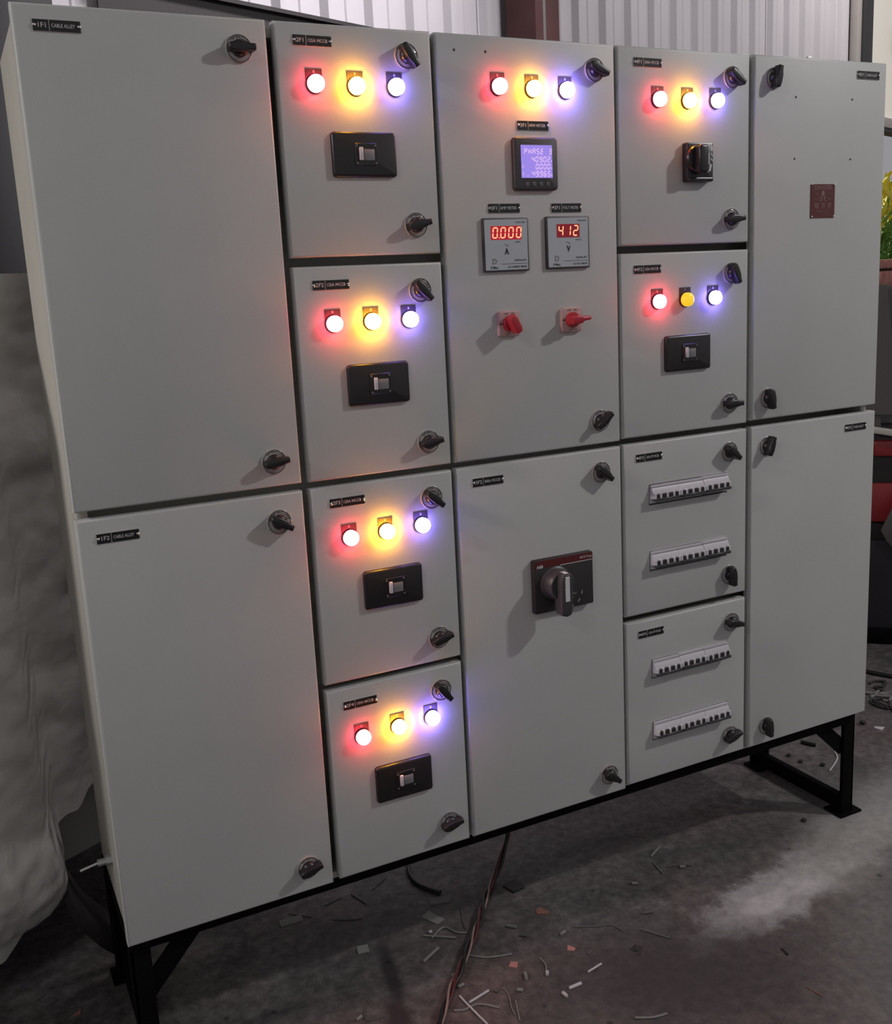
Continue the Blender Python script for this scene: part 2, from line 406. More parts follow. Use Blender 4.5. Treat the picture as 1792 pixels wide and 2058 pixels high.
# low brick wall outside, its courses laid brick by brick
wall_outer = struct(empty('wall_outer', W(10, 3.7, FLOOR_Z)))
mb = MB(); wbox(mb, 8.6, 12.6, 3.66, 3.80, FLOOR_Z, 1.185, MORTAR); onwall(mb, 'mortar_core', wall_outer)
bm_mesh = MB().box(-0.19, 0.19, -0.09, 0.09, -0.07, 0.07, BRICK, 0.006).mesh('brick')
cp_mesh = MB().box(-0.085, 0.085, -0.10, 0.10, -0.041, 0.041, BRICK, 0.006).mesh('coping_brick')
def on_frame(name, me, par, s, t, z):
    o = link(name, me, par, W(s, t, z) - par.location, A20); return o
for c in range(9):
    zc = 1.185 - 0.092 - 0.078 - 0.156 * c
    for k in range(10):
        on_frame('brick', bm_mesh, wall_outer, 8.75 + 0.40 * k + (0.2 if c % 2 else 0) + random.uniform(-.004, .004), 3.70 + random.uniform(-.004, .004), zc)
for k in range(22):
    on_frame('brick', cp_mesh, wall_outer, 8.70 + 0.178 * k, 3.70 + random.uniform(-.006, .006), 1.150)
mb = MB(); mb.add([W(7.0, 3.85, FLOOR_Z + .9), W(16, 3.85, FLOOR_Z + .9), W(16, 9, FLOOR_Z + .9), W(7, 9, FLOOR_Z + .9)], [(0, 1, 2, 3)], SOIL)
struct(mb.build('trim_1'))
mb = MB(); wbox(mb, -5.0, 13.0, -3.2, 3.46, CEIL, CEIL + 0.06, LEDGE); ceil = struct(mb.build('ceiling'))

# ------------------------------------------------------------------ the switchboard
X = [0.0, 0.3862, 0.3997, 0.6843, 0.6936, 1.0781, 1.0850, 1.4212, 1.4347, 1.8243]
BW, BD = 1.8243, 0.366
sb = empty('switchboard', (0.91, 0.2, -0.012))
tag(sb, 'light grey free-standing electrical switchboard with fourteen doors, lit red, yellow and blue pilot lamps', 'switchboard')
OFF = Vector((0.91, 0.2, -0.012))
def part(mb_or_mesh, name, loc=(0, 0, 0), parent=None, roty=None, smooth=40):
    """a part of the switchboard at a world place; sub-parts sit at their parent's origin"""
    me = mb_or_mesh.mesh(name, smooth) if isinstance(mb_or_mesh, MB) else mb_or_mesh
    if parent is None: return link(name, me, sb, Vector(loc) - OFF, roty=roty)
    return link(name, me, parent, Vector(loc), roty=roty)
# body: solid core, perimeter flange the doors close on, lapped side sheet
mb = MB()
ZT = 1.552
mb.box(0.006, BW - 0.006, 0.100, BD, -0.006, ZT, BODY, 0.003)
fl = 0.018
mb.box(0.006, 0.006 + fl, 0.023, 0.101, -0.006, ZT, BODY, 0.002); mb.box(BW - 0.006 - fl, BW - 0.006, 0.023, 0.101, -0.006, ZT, BODY, 0.002)
mb.box(0.006 + fl, BW - 0.006 - fl, 0.023, 0.101, ZT - fl, ZT, BODY, 0.002); mb.box(0.006 + fl, BW - 0.006 - fl, 0.023, 0.101, -0.006, -0.006 + 0.014, BODY, 0.002)
part(mb, 'body')
DOORS = [  # column, z bottom, z top, window slots
    (0, 0.7871, 1.557, []), (0, 0.0, 0.7738, []),
    (1, 1.177, 1.557, []), (1, 0.786, 1.1617, []), (1, 0.4001, 0.7735, []), (1, 0.0025, 0.3874, []),
    (2, 0.7856, 1.557, []), (2, 0.0022, 0.7744, []),
    (3, 1.179, 1.557, []), (3, 0.7884, 1.164, []), (3, 0.3995, 0.7754, [(1.1495, 1.3640, 0.6385, 0.6840), (1.1495, 1.3640, 0.4925, 0.5370)]),
    (3, 0.008, 0.3845, [(1.1515, 1.3670, 0.2460, 0.2905), (1.1525, 1.3680, 0.0990, 0.1435)]),
    (4, 0.7912, 1.5590, []), (4, 0.007, 0.7762, [])]
def door_mesh(x0, x1, z0, z1, holes):
    xs = sorted({x0, x1, *[h[0] for h in holes], *[h[1] for h in holes]}); zs = sorted({z0, z1, *[h[2] for h in holes], *[h[3] for h in holes]})
    bm = bmesh.new(); V = {}
    def vert(x, z):
        if (x, z) not in V: V[(x, z)] = bm.verts.new((x, 0.0, z))
        return V[(x, z)]
    for i in range(len(xs) - 1):
        for j in range(len(zs) - 1):
            cx, cz = (xs[i] + xs[i + 1]) / 2, (zs[j] + zs[j + 1]) / 2
            if any(h[0] < cx < h[1] and h[2] < cz < h[3] for h in holes): continue
            bm.faces.new((vert(xs[i], zs[j]), vert(xs[i + 1], zs[j]), vert(xs[i + 1], zs[j + 1]), vert(xs[i], zs[j + 1])))
    r = bmesh.ops.extrude_face_region(bm, geom=bm.faces[:])
    for e in r['geom']:
        if isinstance(e, bmesh.types.BMVert): e.co.y += 0.0215
    bmesh.ops.recalc_face_normals(bm, faces=bm.faces[:])
    def outer(v): return abs(v.co.x - x0) < 1e-6 or abs(v.co.x - x1) < 1e-6 or abs(v.co.z - z0) < 1e-6 or abs(v.co.z - z1) < 1e-6
    es = []
    for e in bm.edges:
        a, b = e.verts
        if abs(a.co.y) < 1e-6 and abs(b.co.y) < 1e-6 and outer(a) and outer(b):
            if abs(a.co.x - b.co.x) < 1e-6 and (abs(a.co.x - x0) < 1e-6 or abs(a.co.x - x1) < 1e-6) or abs(a.co.z - b.co.z) < 1e-6 and (abs(a.co.z - z0) < 1e-6 or abs(a.co.z - z1) < 1e-6): es.append(e)
    bmesh.ops.bevel(bm, geom=es, offset=0.0045, segments=3, affect='EDGES', profile=0.5)
    m_ = MB(); m_.addbm(bm, PAINT); return m_
for c, z0, z1, holes in DOORS:
    part(door_mesh(X[2 * c], X[2 * c + 1], z0, z1, holes), 'door')

# --- nameplates: engraved black plates with a lighter edge, two rivets
rivet_me = MB().lathe([(0.0026, 0.0), (0.0026, -0.0012), (0.0015, -0.0021), (0.0, -0.0024)], 0, 0, CHROME, 10).mesh('rivet')
plate_me = MB().prism(rrect(-0.0345, 0.0345, -0.0088, 0.0088, 0.0008, 2), -0.0012, 0, PLATEE).prism(rrect(-0.0338, 0.0338, -0.0081, 0.0081, 0.0006, 2), -0.0016, -0.0012, PLATEB).mesh('nameplate')
PLATES = [('1F1', 'CABLE ALLEY', 0.0624, 1.526), ('1F2', 'CABLE ALLEY', 0.0642, 0.7399), ('2F1', '125A MCCB', 0.4640, 1.5283), ('2F2', '125A MCCB', 0.4666, 1.1295),
          ('2F3', '125A MCCB', 0.4685, 0.7426), ('2F4', '125A MCCB', 0.4658, 0.3528), ('3F1', 'MFM METER', 0.889, 1.4035), ('3F1', 'AMP METER', 0.8201, 1.255),
          ('3F1', 'VOLT METER', 0.9586, 1.2544), ('3F2', '400A MCCB', 0.7613, 0.7425), ('4F1', '200A MCCB', 1.157, 1.5279), ('4F2', '125A MCCB', 1.1512, 1.1315),
          ('4F3', '63A FP MCB', 1.1499, 0.7439), ('4F4', '63A FP MCB', 1.1508, 0.3543), ('5F1', 'CABLE ALLEY', 1.7654, 1.5306), ('5F2', 'CABLE ALLEY', 1.7579, 0.7441)]
for a, b, x, z in PLATES:
    p = part(plate_me, 'nameplate', (x, 0, z))
    t = MB(); t.text(a, -0.0210, -0.0018, 0, 0.0094, WHITETX, sx=1.1, bold=0.00012); t.text(b, 0.0090, -0.0018, 0, 0.0074, WHITETX, bold=0.0001, sx=0.036 / (0.0043 * len(b) + 1e-6) if len(b) > 9 else 0.92)
    t.box(-0.0112, -0.0104, -0.0018, -0.0015, -0.0081, 0.0081, PLATEE)
    part(t, 'lettering', parent=p, smooth=0)
    part(rivet_me, 'rivet', (-0.0318, -0.0015, 0), p); part(rivet_me, 'rivet', (0.0318, -0.0015, 0), p)

# --- door latches: clear grey dial printed OPEN CLOSE, black lever knob turned by hand
dial = MB().lathe([(0.0218, 0.0), (0.0218, -0.0028), (0.0208, -0.0036), (0.0, -0.0036)], 0, 0, DIAL, 40)
ring = [(0.0212, -0.0036), (0.0212, -0.0041), (0.0203, -0.0041), (0.0203, -0.0036)]
dial.lathe(ring, 0, 0, BLACKM, 40, cap=False)
dial_me = dial.mesh('door_latch')
lt = MB()
for word, a0 in (('OPEN', 128), ('CLOSE', 70)):
    for k, ch in enumerate(word):
        a = math.radians(a0 - 13.5 * k); lt.text(ch, 0.0172 * math.cos(a), -0.0039, 0.0172 * math.sin(a), 0.0062, BLACKTX, ang=a - PI / 2, bold=0.00015)
latch_text_me = lt.mesh('lettering', 0)
kn = MB().lathe([(0.0138, -0.0036), (0.0136, -0.0075), (0.0122, -0.0118), (0.0090, -0.0145), (0.0, -0.0160)], 0, 0, BLACKP, 28)
lever = [(-0.0190, -0.0058), (-0.0208, -0.0030), (-0.0208, 0.0030), (-0.0190, 0.0058), (-0.008, 0.0080), (0.006, 0.0078), (0.0150, 0.0056), (0.0228, 0.0052), (0.0238, 0.0042), (0.0238, -0.0042), (0.0228, -0.0052), (0.0150, -0.0056), (0.006, -0.0078), (-0.008, -0.0080)]
kn.prism(lever, -0.0225, -0.0055, BLACKP, 0.0026, 3)
knob_me = kn.mesh('lever_knob')
LATCHES = [(0.338, 1.509, 0), (0.338, 0.832, 8), (0.338, 0.7242, -32), (0.338, 0.050, 15), (0.635, 1.5129, -55), (0.6364, 1.2277, 12), (0.6373, 1.1128, -48), (0.6378, 0.8338, 10),
           (0.6377, 0.7271, -42), (0.6380, 0.4484, 15), (0.6355, 0.3401, -52), (0.639, 0.0548, 12), (1.0300, 1.5082, -22), (1.0275, 0.8343, 38), (1.0265, 0.7272, -42), (1.0320, 0.0507, -38),
           (1.3720, 1.5094, -35), (1.3706, 1.2272, 3), (1.3724, 1.1162, -68), (1.3696, 0.8377, -2), (1.3690, 0.7298, -40), (1.3702, 0.448, -82), (1.3770, 0.3343, -14), (1.3750, 0.0576, 18),
           (1.4845, 1.5122, 78), (1.4790, 0.8385, -80), (1.4780, 0.7296, 72), (1.4865, 0.0533, -84)]
for x, z, a in LATCHES:
    p = part(dial_me, 'door_latch', (x, 0, z))
    part(knob_me, 'lever_knob', (0, 0, 0), p, roty=-math.radians(a)); part(latch_text_me, 'lettering', (0, 0, 0), p)

# --- pilot lamps: black tag plate with a letter, bezel, glowing lens
TAGM = mat('lamp_tag_plastic', (0.045, 0.036, 0.037), 0.5)
tagp = MB().prism(rrect(-0.0145, 0.0145, -0.0030, 0.0252, 0.0006, 1), -0.0014, 0, TAGM).lathe([(0.0152, 0.0), (0.0152, -0.0042), (0.0140, -0.0052), (0.0, -0.0052)], 0, 0, BLACKM, 32)
tag_me = tagp.mesh('pilot_lamp')
lens_prof = [(0.0142, -0.0048), (0.0145, -0.0110), (0.0138, -0.0145), (0.0114, -0.0172), (0.0070, -0.0190), (0.0, -0.0196)]
lens_me = {k: MB().lathe(lens_prof, 0, 0, M_, 32).mesh('lens', 180) for k, M_ in dict(R=LENS_R, Y=LENS_Y, D=LENS_YD, B=LENS_B, S=LENS_BS).items()}
letter_me = {k: MB().text(k, 0, -0.0017, 0.0200, 0.0066, WHITETX).mesh('lettering', 0) for k in 'RYB'}
LAMPS = [(0.4628, 1.4595, 'R'), (0.5364, 1.4585, 'Y'), (0.6100, 1.4598, 'B'), (0.4658, 1.0623, 'R'), (0.5382, 1.0623, 'Y'), (0.6120, 1.0618, 'B'),
         (0.4680, 0.6757, 'R'), (0.5401, 0.6767, 'Y'), (0.6130, 0.6780, 'B'), (0.4646, 0.2855, 'R'), (0.5391, 0.2880, 'Y'), (0.6110, 0.2890, 'S'),
         (0.8165, 1.4692, 'R'), (0.8895, 1.4678, 'Y'), (0.9625, 1.4680, 'S'), (1.1805, 1.4595, 'R'), (1.2553, 1.4592, 'Y'), (1.3275, 1.4615, 'B'),
         (1.1752, 1.0655, 'R'), (1.2475, 1.0660, 'D'), (1.3223, 1.0664, 'B')]
for x, z, k in LAMPS:
    p = part(tag_me, 'pilot_lamp', (x, 0, z))
    p['label'] = {'R': 'red pilot lamp, lit', 'Y': 'yellow pilot lamp, lit', 'D': 'yellow pilot lamp, barely lit', 'B': 'blue pilot lamp, lit', 'S': 'blue pilot lamp, brightly lit'}[k]
    part(lens_me[k], 'lens', (0, 0, 0), p)
    part(letter_me[{'D': 'Y', 'S': 'B'}.get(k, k)], 'lettering', (0, 0, 0), p)

# --- moulded covers around the breaker toggles
cov = MB()
cov.prism(rrect(-0.0595, 0.0595, -0.0375, 0.0375, 0.006), -0.0085, 0, BLACKP, 0.0045, 3)
cov.prism(rrect(-0.0190, 0.0215, -0.0185, 0.0185, 0.002), -0.0105, -0.0080, BLACKP, 0.0008, 1)
cover_me = cov.mesh('breaker_cover')
esc = MB().box(-0.0035, 0.0165, -0.0112, -0.0100, -0.0100, 0.0085, GREYTX, 0.0008)
for sx in (-0.0160, 0.0185):
    for sz in (-0.0145, 0.0145): esc.lathe([(0.0016, -0.0100), (0.0016, -0.0113), (0.0, -0.0115)], sx, sz, GREYTX, 8)
esc_me = esc.mesh('escutcheon')
tog_me = MB().box(-0.0120, -0.0055, -0.0145, -0.0095, -0.0100, 0.0115, MCBW, 0.0010).mesh('toggle')
for x, z in ((0.5440, 1.3470), (0.5440, 0.9510), (0.5480, 0.5685), (0.5450, 0.1770), (1.2520, 0.9560)):
    p = part(cover_me, 'breaker_cover', (x, 0, z)); part(esc_me, 'escutcheon', (0, 0, 0), p); part(tog_me, 'toggle', (0, 0, 0), p)

# --- multifunction meter
p = part(MB().prism(rrect(-0.0480, 0.0480, -0.0480, 0.0480, 0.007), -0.0105, 0, DARKG, 0.004, 3), 'power_meter', (0.8885, 0, 1.3340))
p['label'] = 'dark square meter with a violet-blue display'
part(MB().box(-0.0335, 0.0345, -0.0112, -0.0100, -0.0255, 0.0335, LCD), 'screen', parent=p)
d = MB()
def digits(txt, xr, z, hgt, pitch, wd, t, m, y=-0.0116):
    x = xr - wd
    for ch in reversed(txt):
        if ch == '.': d.box(x + pitch - 0.0026, x + pitch - 0.0016, y, y + .0002, z - .0005, z + .0006, m); continue
        if ch != ' ': seg7(d, ch, x, y, z, wd, hgt, t, m)
        x -= pitch
digits('PHASE 3', 0.0325, 0.0175, 0.0090, 0.0090, 0.0052, 0.0019, LCDTX)
digits('409.02', 0.0285, 0.0035, 0.0090, 0.0086, 0.0052, 0.0019, LCDTX); digits('0.000', 0.0285, -0.0095, 0.0090, 0.0086, 0.0052, 0.0019, LCDTX); digits('49.965', 0.0285, -0.0225, 0.0090, 0.0086, 0.0052, 0.0019, LCDTX)
for zz in (0.004, -0.009, -0.022): d.box(0.0316, 0.0336, -0.0116, -0.0114, zz, zz + 0.0022, LCDTX)
d.text('Σ', -0.0300, -0.0116, -0.005, 0.007, LCDTX); d.text('Σ', -0.0300, -0.0116, -0.0185, 0.007, LCDTX); d.text('k', -0.0200, -0.0116, -0.0215, 0.005, LCDTX); d.text('-', -0.0310, -0.0116, 0.0085, 0.006, LCDTX)
part(d, 'digits', parent=p, smooth=0)
btn = MB(); fr = rrect(-0.0030, 0.0030, -0.0034, 0.0034, 0.0008, 2); btn.prism(fr, -0.0118, -0.0104, GREYTX, 0.0004, 1); btn.prism(rrect(-0.0016, 0.0016, -0.0020, 0.0020, 0.0004, 1), -0.0121, -0.0118, DARKG)
bme = btn.mesh('button')
for k in range(4): part(bme, 'button', (-0.0210 + 0.0150 * k, 0, -0.0365), p)
part(MB().text('ELITE', 0.0300, -0.0108, 0.0400, 0.0040, GREYTX).text('POWER METER', -0.0200, -0.0108, 0.0400, 0.0030, GREYTX), 'lettering', parent=p, smooth=0)

# --- ammeter and voltmeter
def panel_meter(x, z, name, digs, dw, win, unit, symbol, foot):
    p = part(MB().prism(rrect(-0.0492, 0.0492, -0.0492, 0.0492, 0.002, 2), -0.0062, 0, DARKG, 0.0012, 2), name, (x, 0, z))
    part(MB().prism(rrect(-0.0460, 0.0460, -0.0460, 0.0460, 0.001, 1), -0.0066, -0.0060, MFACE), 'face_plate', parent=p)
    part(MB().box(win[0], win[1], -0.0070, -0.0064, 0.0095, 0.0345, LEDW if len(digs) > 3 else LEDW2), 'display_window', parent=p)
    g = MB(); xx = win[0] + 0.0035
    for ch in digs:
        if ch == '.': g.lathe([(0.0011, -0.0072), (0.0, -0.0074)], xx - 0.0032, 0.0128, LEDS, 8); continue
        seg7(g, ch, xx, -0.0074, 0.0130, 0.0092, 0.0182, 0.0023, LEDS, 0.10); xx += dw
    part(g, 'digits', parent=p, smooth=0)
    t = MB()
    t.text('TRUE RMS', 0.0420, -0.0069, 0.0405, 0.0046, BLACKTX, 'RIGHT'); t.text(unit, 0.0300, -0.0069, 0.0045, 0.0045, BLACKTX, 'RIGHT')
    t.text(symbol, 0.000, -0.0069, -0.0125, 0.0145, BLACKTX, bold=0.0008, sx=0.8)
    t.tube([(-0.0045 + 0.001 * k, -0.0069, -0.0005 + 0.0018 * math.sin(k / 9 * 2 * PI)) for k in range(10)], 0.00045, GREYTX, 5)
    t.text('D', -0.0270, -0.0069, -0.0305, 0.0140, GREYTX, bold=0.0004, sx=1.0); t.text("D'Max", -0.0280, -0.0069, -0.0415, 0.0062, BLACKTX, bold=0.0001)
    t.text('DIGITAL-BT1', 0.0430, -0.0069, -0.0290, 0.0046, BLACKTX, 'RIGHT', bold=0.0001); t.box(-0.0120, 0.0445, -0.00685, -0.0066, -0.0353, -0.0346, BLACKTX)
    t.text(foot, 0.0430, -0.0069, -0.0410, 0.0044, BLACKTX, 'RIGHT', bold=0.0001)
    part(t, 'lettering', parent=p, smooth=0); return p
panel_meter(0.8194, 1.1881, 'ammeter', '0.000', 0.0170, (-0.0330, 0.0330), 'AMPS', 'A', 'AC CURRENT METER')['label'] = 'square ammeter showing red digits 0.000'
panel_meter(0.9577, 1.1892, 'voltmeter', '412', 0.0170, (-0.0260, 0.0260), 'VOLTS', 'V', 'AC VOLT METER')['label'] = 'square voltmeter showing red digits 412'

# --- two red selector switches
base = MB().prism(rrect(-0.0235, 0.0235, -0.0240, 0.0240, 0.005), -0.0075, 0, PINKP, 0.0022, 3)
base_me = base.mesh('selector_switch')
t = MB().text('OFF', -0.006, -0.0078, 0.0185, 0.0055, BLACKTX).text('RY YB BR', 0.002, -0.0078, -0.0195, 0.0045, BLACKTX).box(-0.0215, -0.0165, -0.0078, -0.0074, -0.0012, 0.0012, BLACKTX)
t.text('ON', 0.0075, -0.0078, 0.0185, 0.0055, BLACKTX)
swt_me = t.mesh('lettering', 0)
def selector(x, z, ang, handle):
    p = part(base_me, 'selector_switch', (x, 0, z)); part(swt_me, 'lettering', parent=p)
    k = MB().lathe([(0.0150, -0.0070), (0.0150, -0.0130), (0.0135, -0.0160), (0.0, -0.0160)], 0, 0, REDP, 28)
    if handle == 'short': k.prism([(-0.0165, -0.006), (-0.012, -0.0085), (0.012, -0.0085), (0.0190, -0.0045), (0.0190, 0.0045), (0.012, 0.0085), (-0.012, 0.0085), (-0.0165, 0.006)], -0.0350, -0.0150, REDP, 0.003, 3)
    else: k.prism([(-0.0140, -0.0060), (-0.010, -0.0082), (0.007, -0.0078), (0.0120, -0.0042), (0.0270, -0.0040), (0.0285, -0.002), (0.0285, 0.002), (0.0270, 0.0040), (0.0120, 0.0042), (0.007, 0.0078), (-0.010, 0.0082), (-0.0140, 0.0060)], -0.0350, -0.0150, REDP, 0.003, 3)
    part(k, 'knob', (0, 0, 0), p, roty=-math.radians(ang))
selector(0.8190, 1.0417, -62, 'short'); selector(0.9610, 1.0410, 6, 'long')

# --- rotary handle of the top right-hand breaker
p = part(MB().prism(rrect(-0.0340, 0.0340, -0.0385, 0.0385, 0.004), -0.0150, 0, BLACKP, 0.003, 2).prism(rrect(-0.0320, 0.0320, -0.0382, -0.030, 0.003, 2), -0.018, -0.010, BLACKP, 0.002), 'rotary_handle', (1.2770, 0, 1.3400))
k = MB().lathe([(0.0265, -0.0150), (0.0265, -0.0200), (0.0240, -0.0235), (0.0, -0.0240)], -0.004, 0.004, BLACKP, 32)
k.prism([(-0.012, -0.022), (-0.0075, -0.026), (0.0075, -0.026), (0.012, -0.022), (0.0115, 0.026), (0.0075, 0.030), (-0.0075, 0.030), (-0.0115, 0.026)], -0.0390, -0.0220, BLACKP, 0.005, 3)
part(k, 'grip', (-0.0090, 0, 0.002), p)
t = MB().box(0.0262, 0.0312, -0.0156, -0.0149, 0.0220, 0.0320, WHITEP)
for zz in (0.0145, 0.0050): t.add([(0.0265, -0.0154, zz + .004), (0.0318, -0.0154, zz - .001), (0.0318, -0.0154, zz - .0035), (0.0265, -0.0154, zz)], [(0, 1, 2, 3)], WHITEP)
t.add([(0.0245, -0.0154, -0.003), (0.0300, -0.0154, -0.005), (0.0262, -0.0154, -0.018), (0.0215, -0.0154, -0.018)], [(0, 1, 2, 3)], WHITEP)
t.add([(0.0215, -0.0154, -0.016), (0.0215, -0.0154, -0.019), (0.0155, -0.0154, -0.0205), (0.0150, -0.0154, -0.0185)], [(0, 1, 2, 3)], WHITEP)
t.box(0.0205, 0.0235, -0.0156, -0.0149, -0.0045, 0.0180, WHITETX)
part(t, 'marking', parent=p, smooth=0)

# --- big handle of the incomer
p = part(MB().prism(rrect(-0.0710, 0.0710, -0.0560, 0.0560, 0.003, 2), -0.0130, 0, BLACKM, 0.0018, 2), 'main_switch_handle', (0.9225, 0, 0.5110))
p['label'] = 'black plate with long vertical rotary handle and red top band'
part(MB().box(-0.0690, 0.0690, -0.0136, -0.0128, 0.0400, 0.0545, DANGER).box(-0.0100, 0.0690, -0.0138, -0.0128, 0.0385, 0.0400, WHITETX), 'red_band', parent=p)
t = MB().text('ABB', -0.0580, -0.0139, 0.0425, 0.0085, WHITETX, bold=0.0003).text('SACE Tmax', 0.0530, -0.0139, 0.0470, 0.0068, WHITETX, sx=0.9, bold=0.0001)
t.text('TEST', 0.0230, -0.0135, -0.0270, 0.0060, GREYTX, bold=.0003).text('TRIP', 0.0200, -0.0135, -0.0345, 0.0040, GREYTX)
for a in (-8, -42, -80):
    a_ = math.radians(a); cx_, cz_ = 0.0120 + 0.030 * math.cos(a_), -0.0230 + 0.030 * math.sin(a_)
    t.obox((cx_, -0.0134, cz_), (0.0042 * -math.sin(a_), 0, 0.0042 * math.cos(a_)), (0, 0.0002, 0), (0.0020 * math.cos(a_), 0, 0.0020 * math.sin(a_)), GREYTX)
part(t, 'lettering', parent=p, smooth=0)
hx = -0.0230
h = MB().lathe([(0.0350, -0.0130), (0.0350, -0.0180), (0.0310, -0.0205), (0.0305, -0.0400), (0.0270, -0.0440), (0.0, -0.0440)], hx, 0.0050, DARKG, 36)
h.prism([(hx - 0.0135, 0.020), (hx - 0.0085, 0.0335), (hx + 0.0085, 0.0335), (hx + 0.0135, 0.020), (hx + 0.0140, -0.046), (hx + 0.0100, -0.0545), (hx, -0.0575), (hx - 0.0100, -0.0545), (hx - 0.0140, -0.046)], -0.0600, -0.0340, DARKG, 0.006, 3)
part(h, 'handle', parent=p)
t = MB().box(hx - 0.0050, hx + 0.0050, -0.0606, -0.0596, -0.0240, 0.0215, WHITEP)
for (ya, za), (yb, zb_) in (((-0.0606, 0.0215), (-0.0606, 0.0265)), ((-0.0606, 0.0265), (-0.0545, 0.0342)), ((-0.0545, 0.0342), (-0.0360, 0.0342))):
    t.add([(hx - 0.0050, ya, za), (hx + 0.0050, ya, za), (hx + 0.0050, yb, zb_), (hx - 0.0050, yb, zb_)], [(0, 1, 2, 3)], WHITEP)
part(t, 'pointer_stripe', parent=p)

# --- miniature circuit breakers, four-pole, three to a slot
bw = 0.0700
def prof_prism(prof, x0, x1, m_):
    q = MB(); n = len(prof)
    vs = [(x0, y, z) for y, z in prof] + [(x1, y, z) for y, z in prof]
    fs = [tuple(range(n)), tuple(range(n, 2 * n))[::-1]] + [(i, i + n, (i + 1) % n + n, (i + 1) % n) for i in range(n)]
    bm = bmesh.new(); V = [bm.verts.new(v) for v in vs]
    for f in fs: bm.faces.new([V[i] for i in f])
    bmesh.ops.recalc_face_normals(bm, faces=bm.faces[:]); q.addbm(bm, m_); return q
# outline (y, z): lower face, nose with sloping top, recessed upper face, top lip
prof = [(0.045, -0.0188), (-0.0020, -0.0188), (-0.0020, -0.0085), (-0.0105, -0.0080), (-0.0125, 0.0035), (-0.0065, 0.0148), (-0.0015, 0.0150), (-0.0015, 0.0163), (-0.0055, 0.0166), (-0.0055, 0.0208), (0.045, 0.0208)]
mcb = prof_prism(prof, -bw / 2 + .0003, bw / 2 - .0003, MCBW)
for k in range(5):  # white ribs that part the toggles
    x_ = -bw / 2 + 0.0175 * k; x_ = min(max(x_, -bw / 2 + .0030), bw / 2 - .0030)
    mcb.box(x_ - 0.0027, x_ + 0.0027, -0.0175, -0.0080, -0.0070, 0.0042, MCBW, 0.0006, 1)
mcb_me = mcb.mesh('miniature_breaker')
togm = MB().box(-0.0058, 0.0058, -0.0165, -0.0090, -0.0075, 0.0020, BLACKM, 0.0006, 1).mesh('toggle')
tie_me = MB().box(-bw / 2 + .002, bw / 2 - .001, -0.0195, -0.0100, -0.0128, -0.0066, DARKG, 0.0012, 1).mesh('tie_bar')
for x0, zc, jit in ((1.1510, 0.6612, (0, 0, .0012)), (1.1510, 0.5150, (0, 0, .0010)), (1.1535, 0.2682, (0, .0014, .0012)), (1.1545, 0.1212, (0, 0, 0))):
    for k in range(3):
        p = part(mcb_me, 'miniature_breaker', (x0 + bw * (k + .5) + .001, 0.001 if k != 2 else 0.0, zc + jit[k] * (1 if k == 2 else 1)))
        for q in range(4): part(togm, 'toggle', (-bw / 2 + 0.0175 * (q + .5), 0, 0), p)
        part(tie_me, 'tie_bar', parent=p)

# --- danger plate, spare holes, lifting eye, earth stud
p = part(MB().prism(rrect(-0.0360, 0.0360, -0.0360, 0.0360, 0.002, 2), -0.0015, 0, DANGER), 'danger_plate', (1.6345, 0, 1.2620))
p['label'] = 'dark red danger plate with skull and crossed bones'
t = MB().text('DANGER', 0, -0.0018, 0.0285, 0.0130, DANGTX, bold=0.0002)
t.text('415', -0.0190, -0.0018, 0.0155, 0.0065, DANGTX); t.text('VOLTS', 0.0190, -0.0018, 0.0155, 0.0065, DANGTX)
t.text('415', -0.0200, -0.0018, 0.0040, 0.0065, DANGTX); t.text('वोल्ट', 0.0200, -0.0018, 0.0040, 0.0065, DANGTX)
for g, gx in (('ख', -0.0190), ('त', 0.0010), ('रा', 0.0200)): t.text(g, gx, -0.0018, -0.0105, 0.0170, DANGTX, bold=0.0002)
t.text('विद्युत का खतरा', 0, -0.0018, -0.0225, 0.0055, DANGTX); t.text('415 VOLTS', 0.010, -0.0018, -0.0300, 0.0055, DANGTX)
sk = [(0.0052 * math.cos(a), 0.0168 + 0.0056 * math.sin(a)) for a in [math.radians(-35 + 250 * k / 12) for k in range(13)]] + [(-0.0028, 0.0105), (0.0028, 0.0105)]
t.add([(x_, -0.0018, z_) for x_, z_ in sk], [tuple(range(len(sk)))], DANGTX)
for sx in (-1, 1):
    t.obox((0, -0.0017, 0.0050), (0.0085, 0, 0.0042 * sx), (0, 0.0001, 0), (-0.0006 * sx, 0, 0.0011), DANGTX)
    for q in (-1, 1): t.lathe([(0.0016, -0.0018), (0.0, -0.0019)], 0.0085 * q, 0.0050 + 0.0042 * sx * q, DANGTX, 8)
part(t, 'lettering', parent=p, smooth=0)
for sx in (-0.0325, 0.0340):
    for sz in (-0.0335, 0.0350): part(rivet_me, 'rivet', (sx, -0.0012, sz), p)
hole_me = MB().lathe([(0.0026, -0.0002), (0.0018, -0.0006), (0.0, -0.0006)], 0, 0, BLACKM, 10).mesh('screw_hole')
for x, z in ((0.7303, 1.5287), (0.794, 1.5287), (1.5506, 1.4776), (1.7181, 1.4783), (1.5494, 1.3511), (1.717, 1.3517)): part(hole_me, 'screw_hole', (x, 0, z))
e = MB(); R_, rr = 0.0125, 0.0042
pts = [(R_ * math.cos(2 * PI * k / 20), 0, 0.028 + R_ * math.sin(2 * PI * k / 20)) for k in range(21)]
e.tube(pts, rr, STEEL, 8); e.box(-0.013, 0.013, -0.013, 0.013, 0, 0.014, STEEL, 0.003)
e_me = e.mesh('lifting_eye')
for x, y in ((1.722, 0.13),): part(e_me, 'lifting_eye', (x, y, ZT))
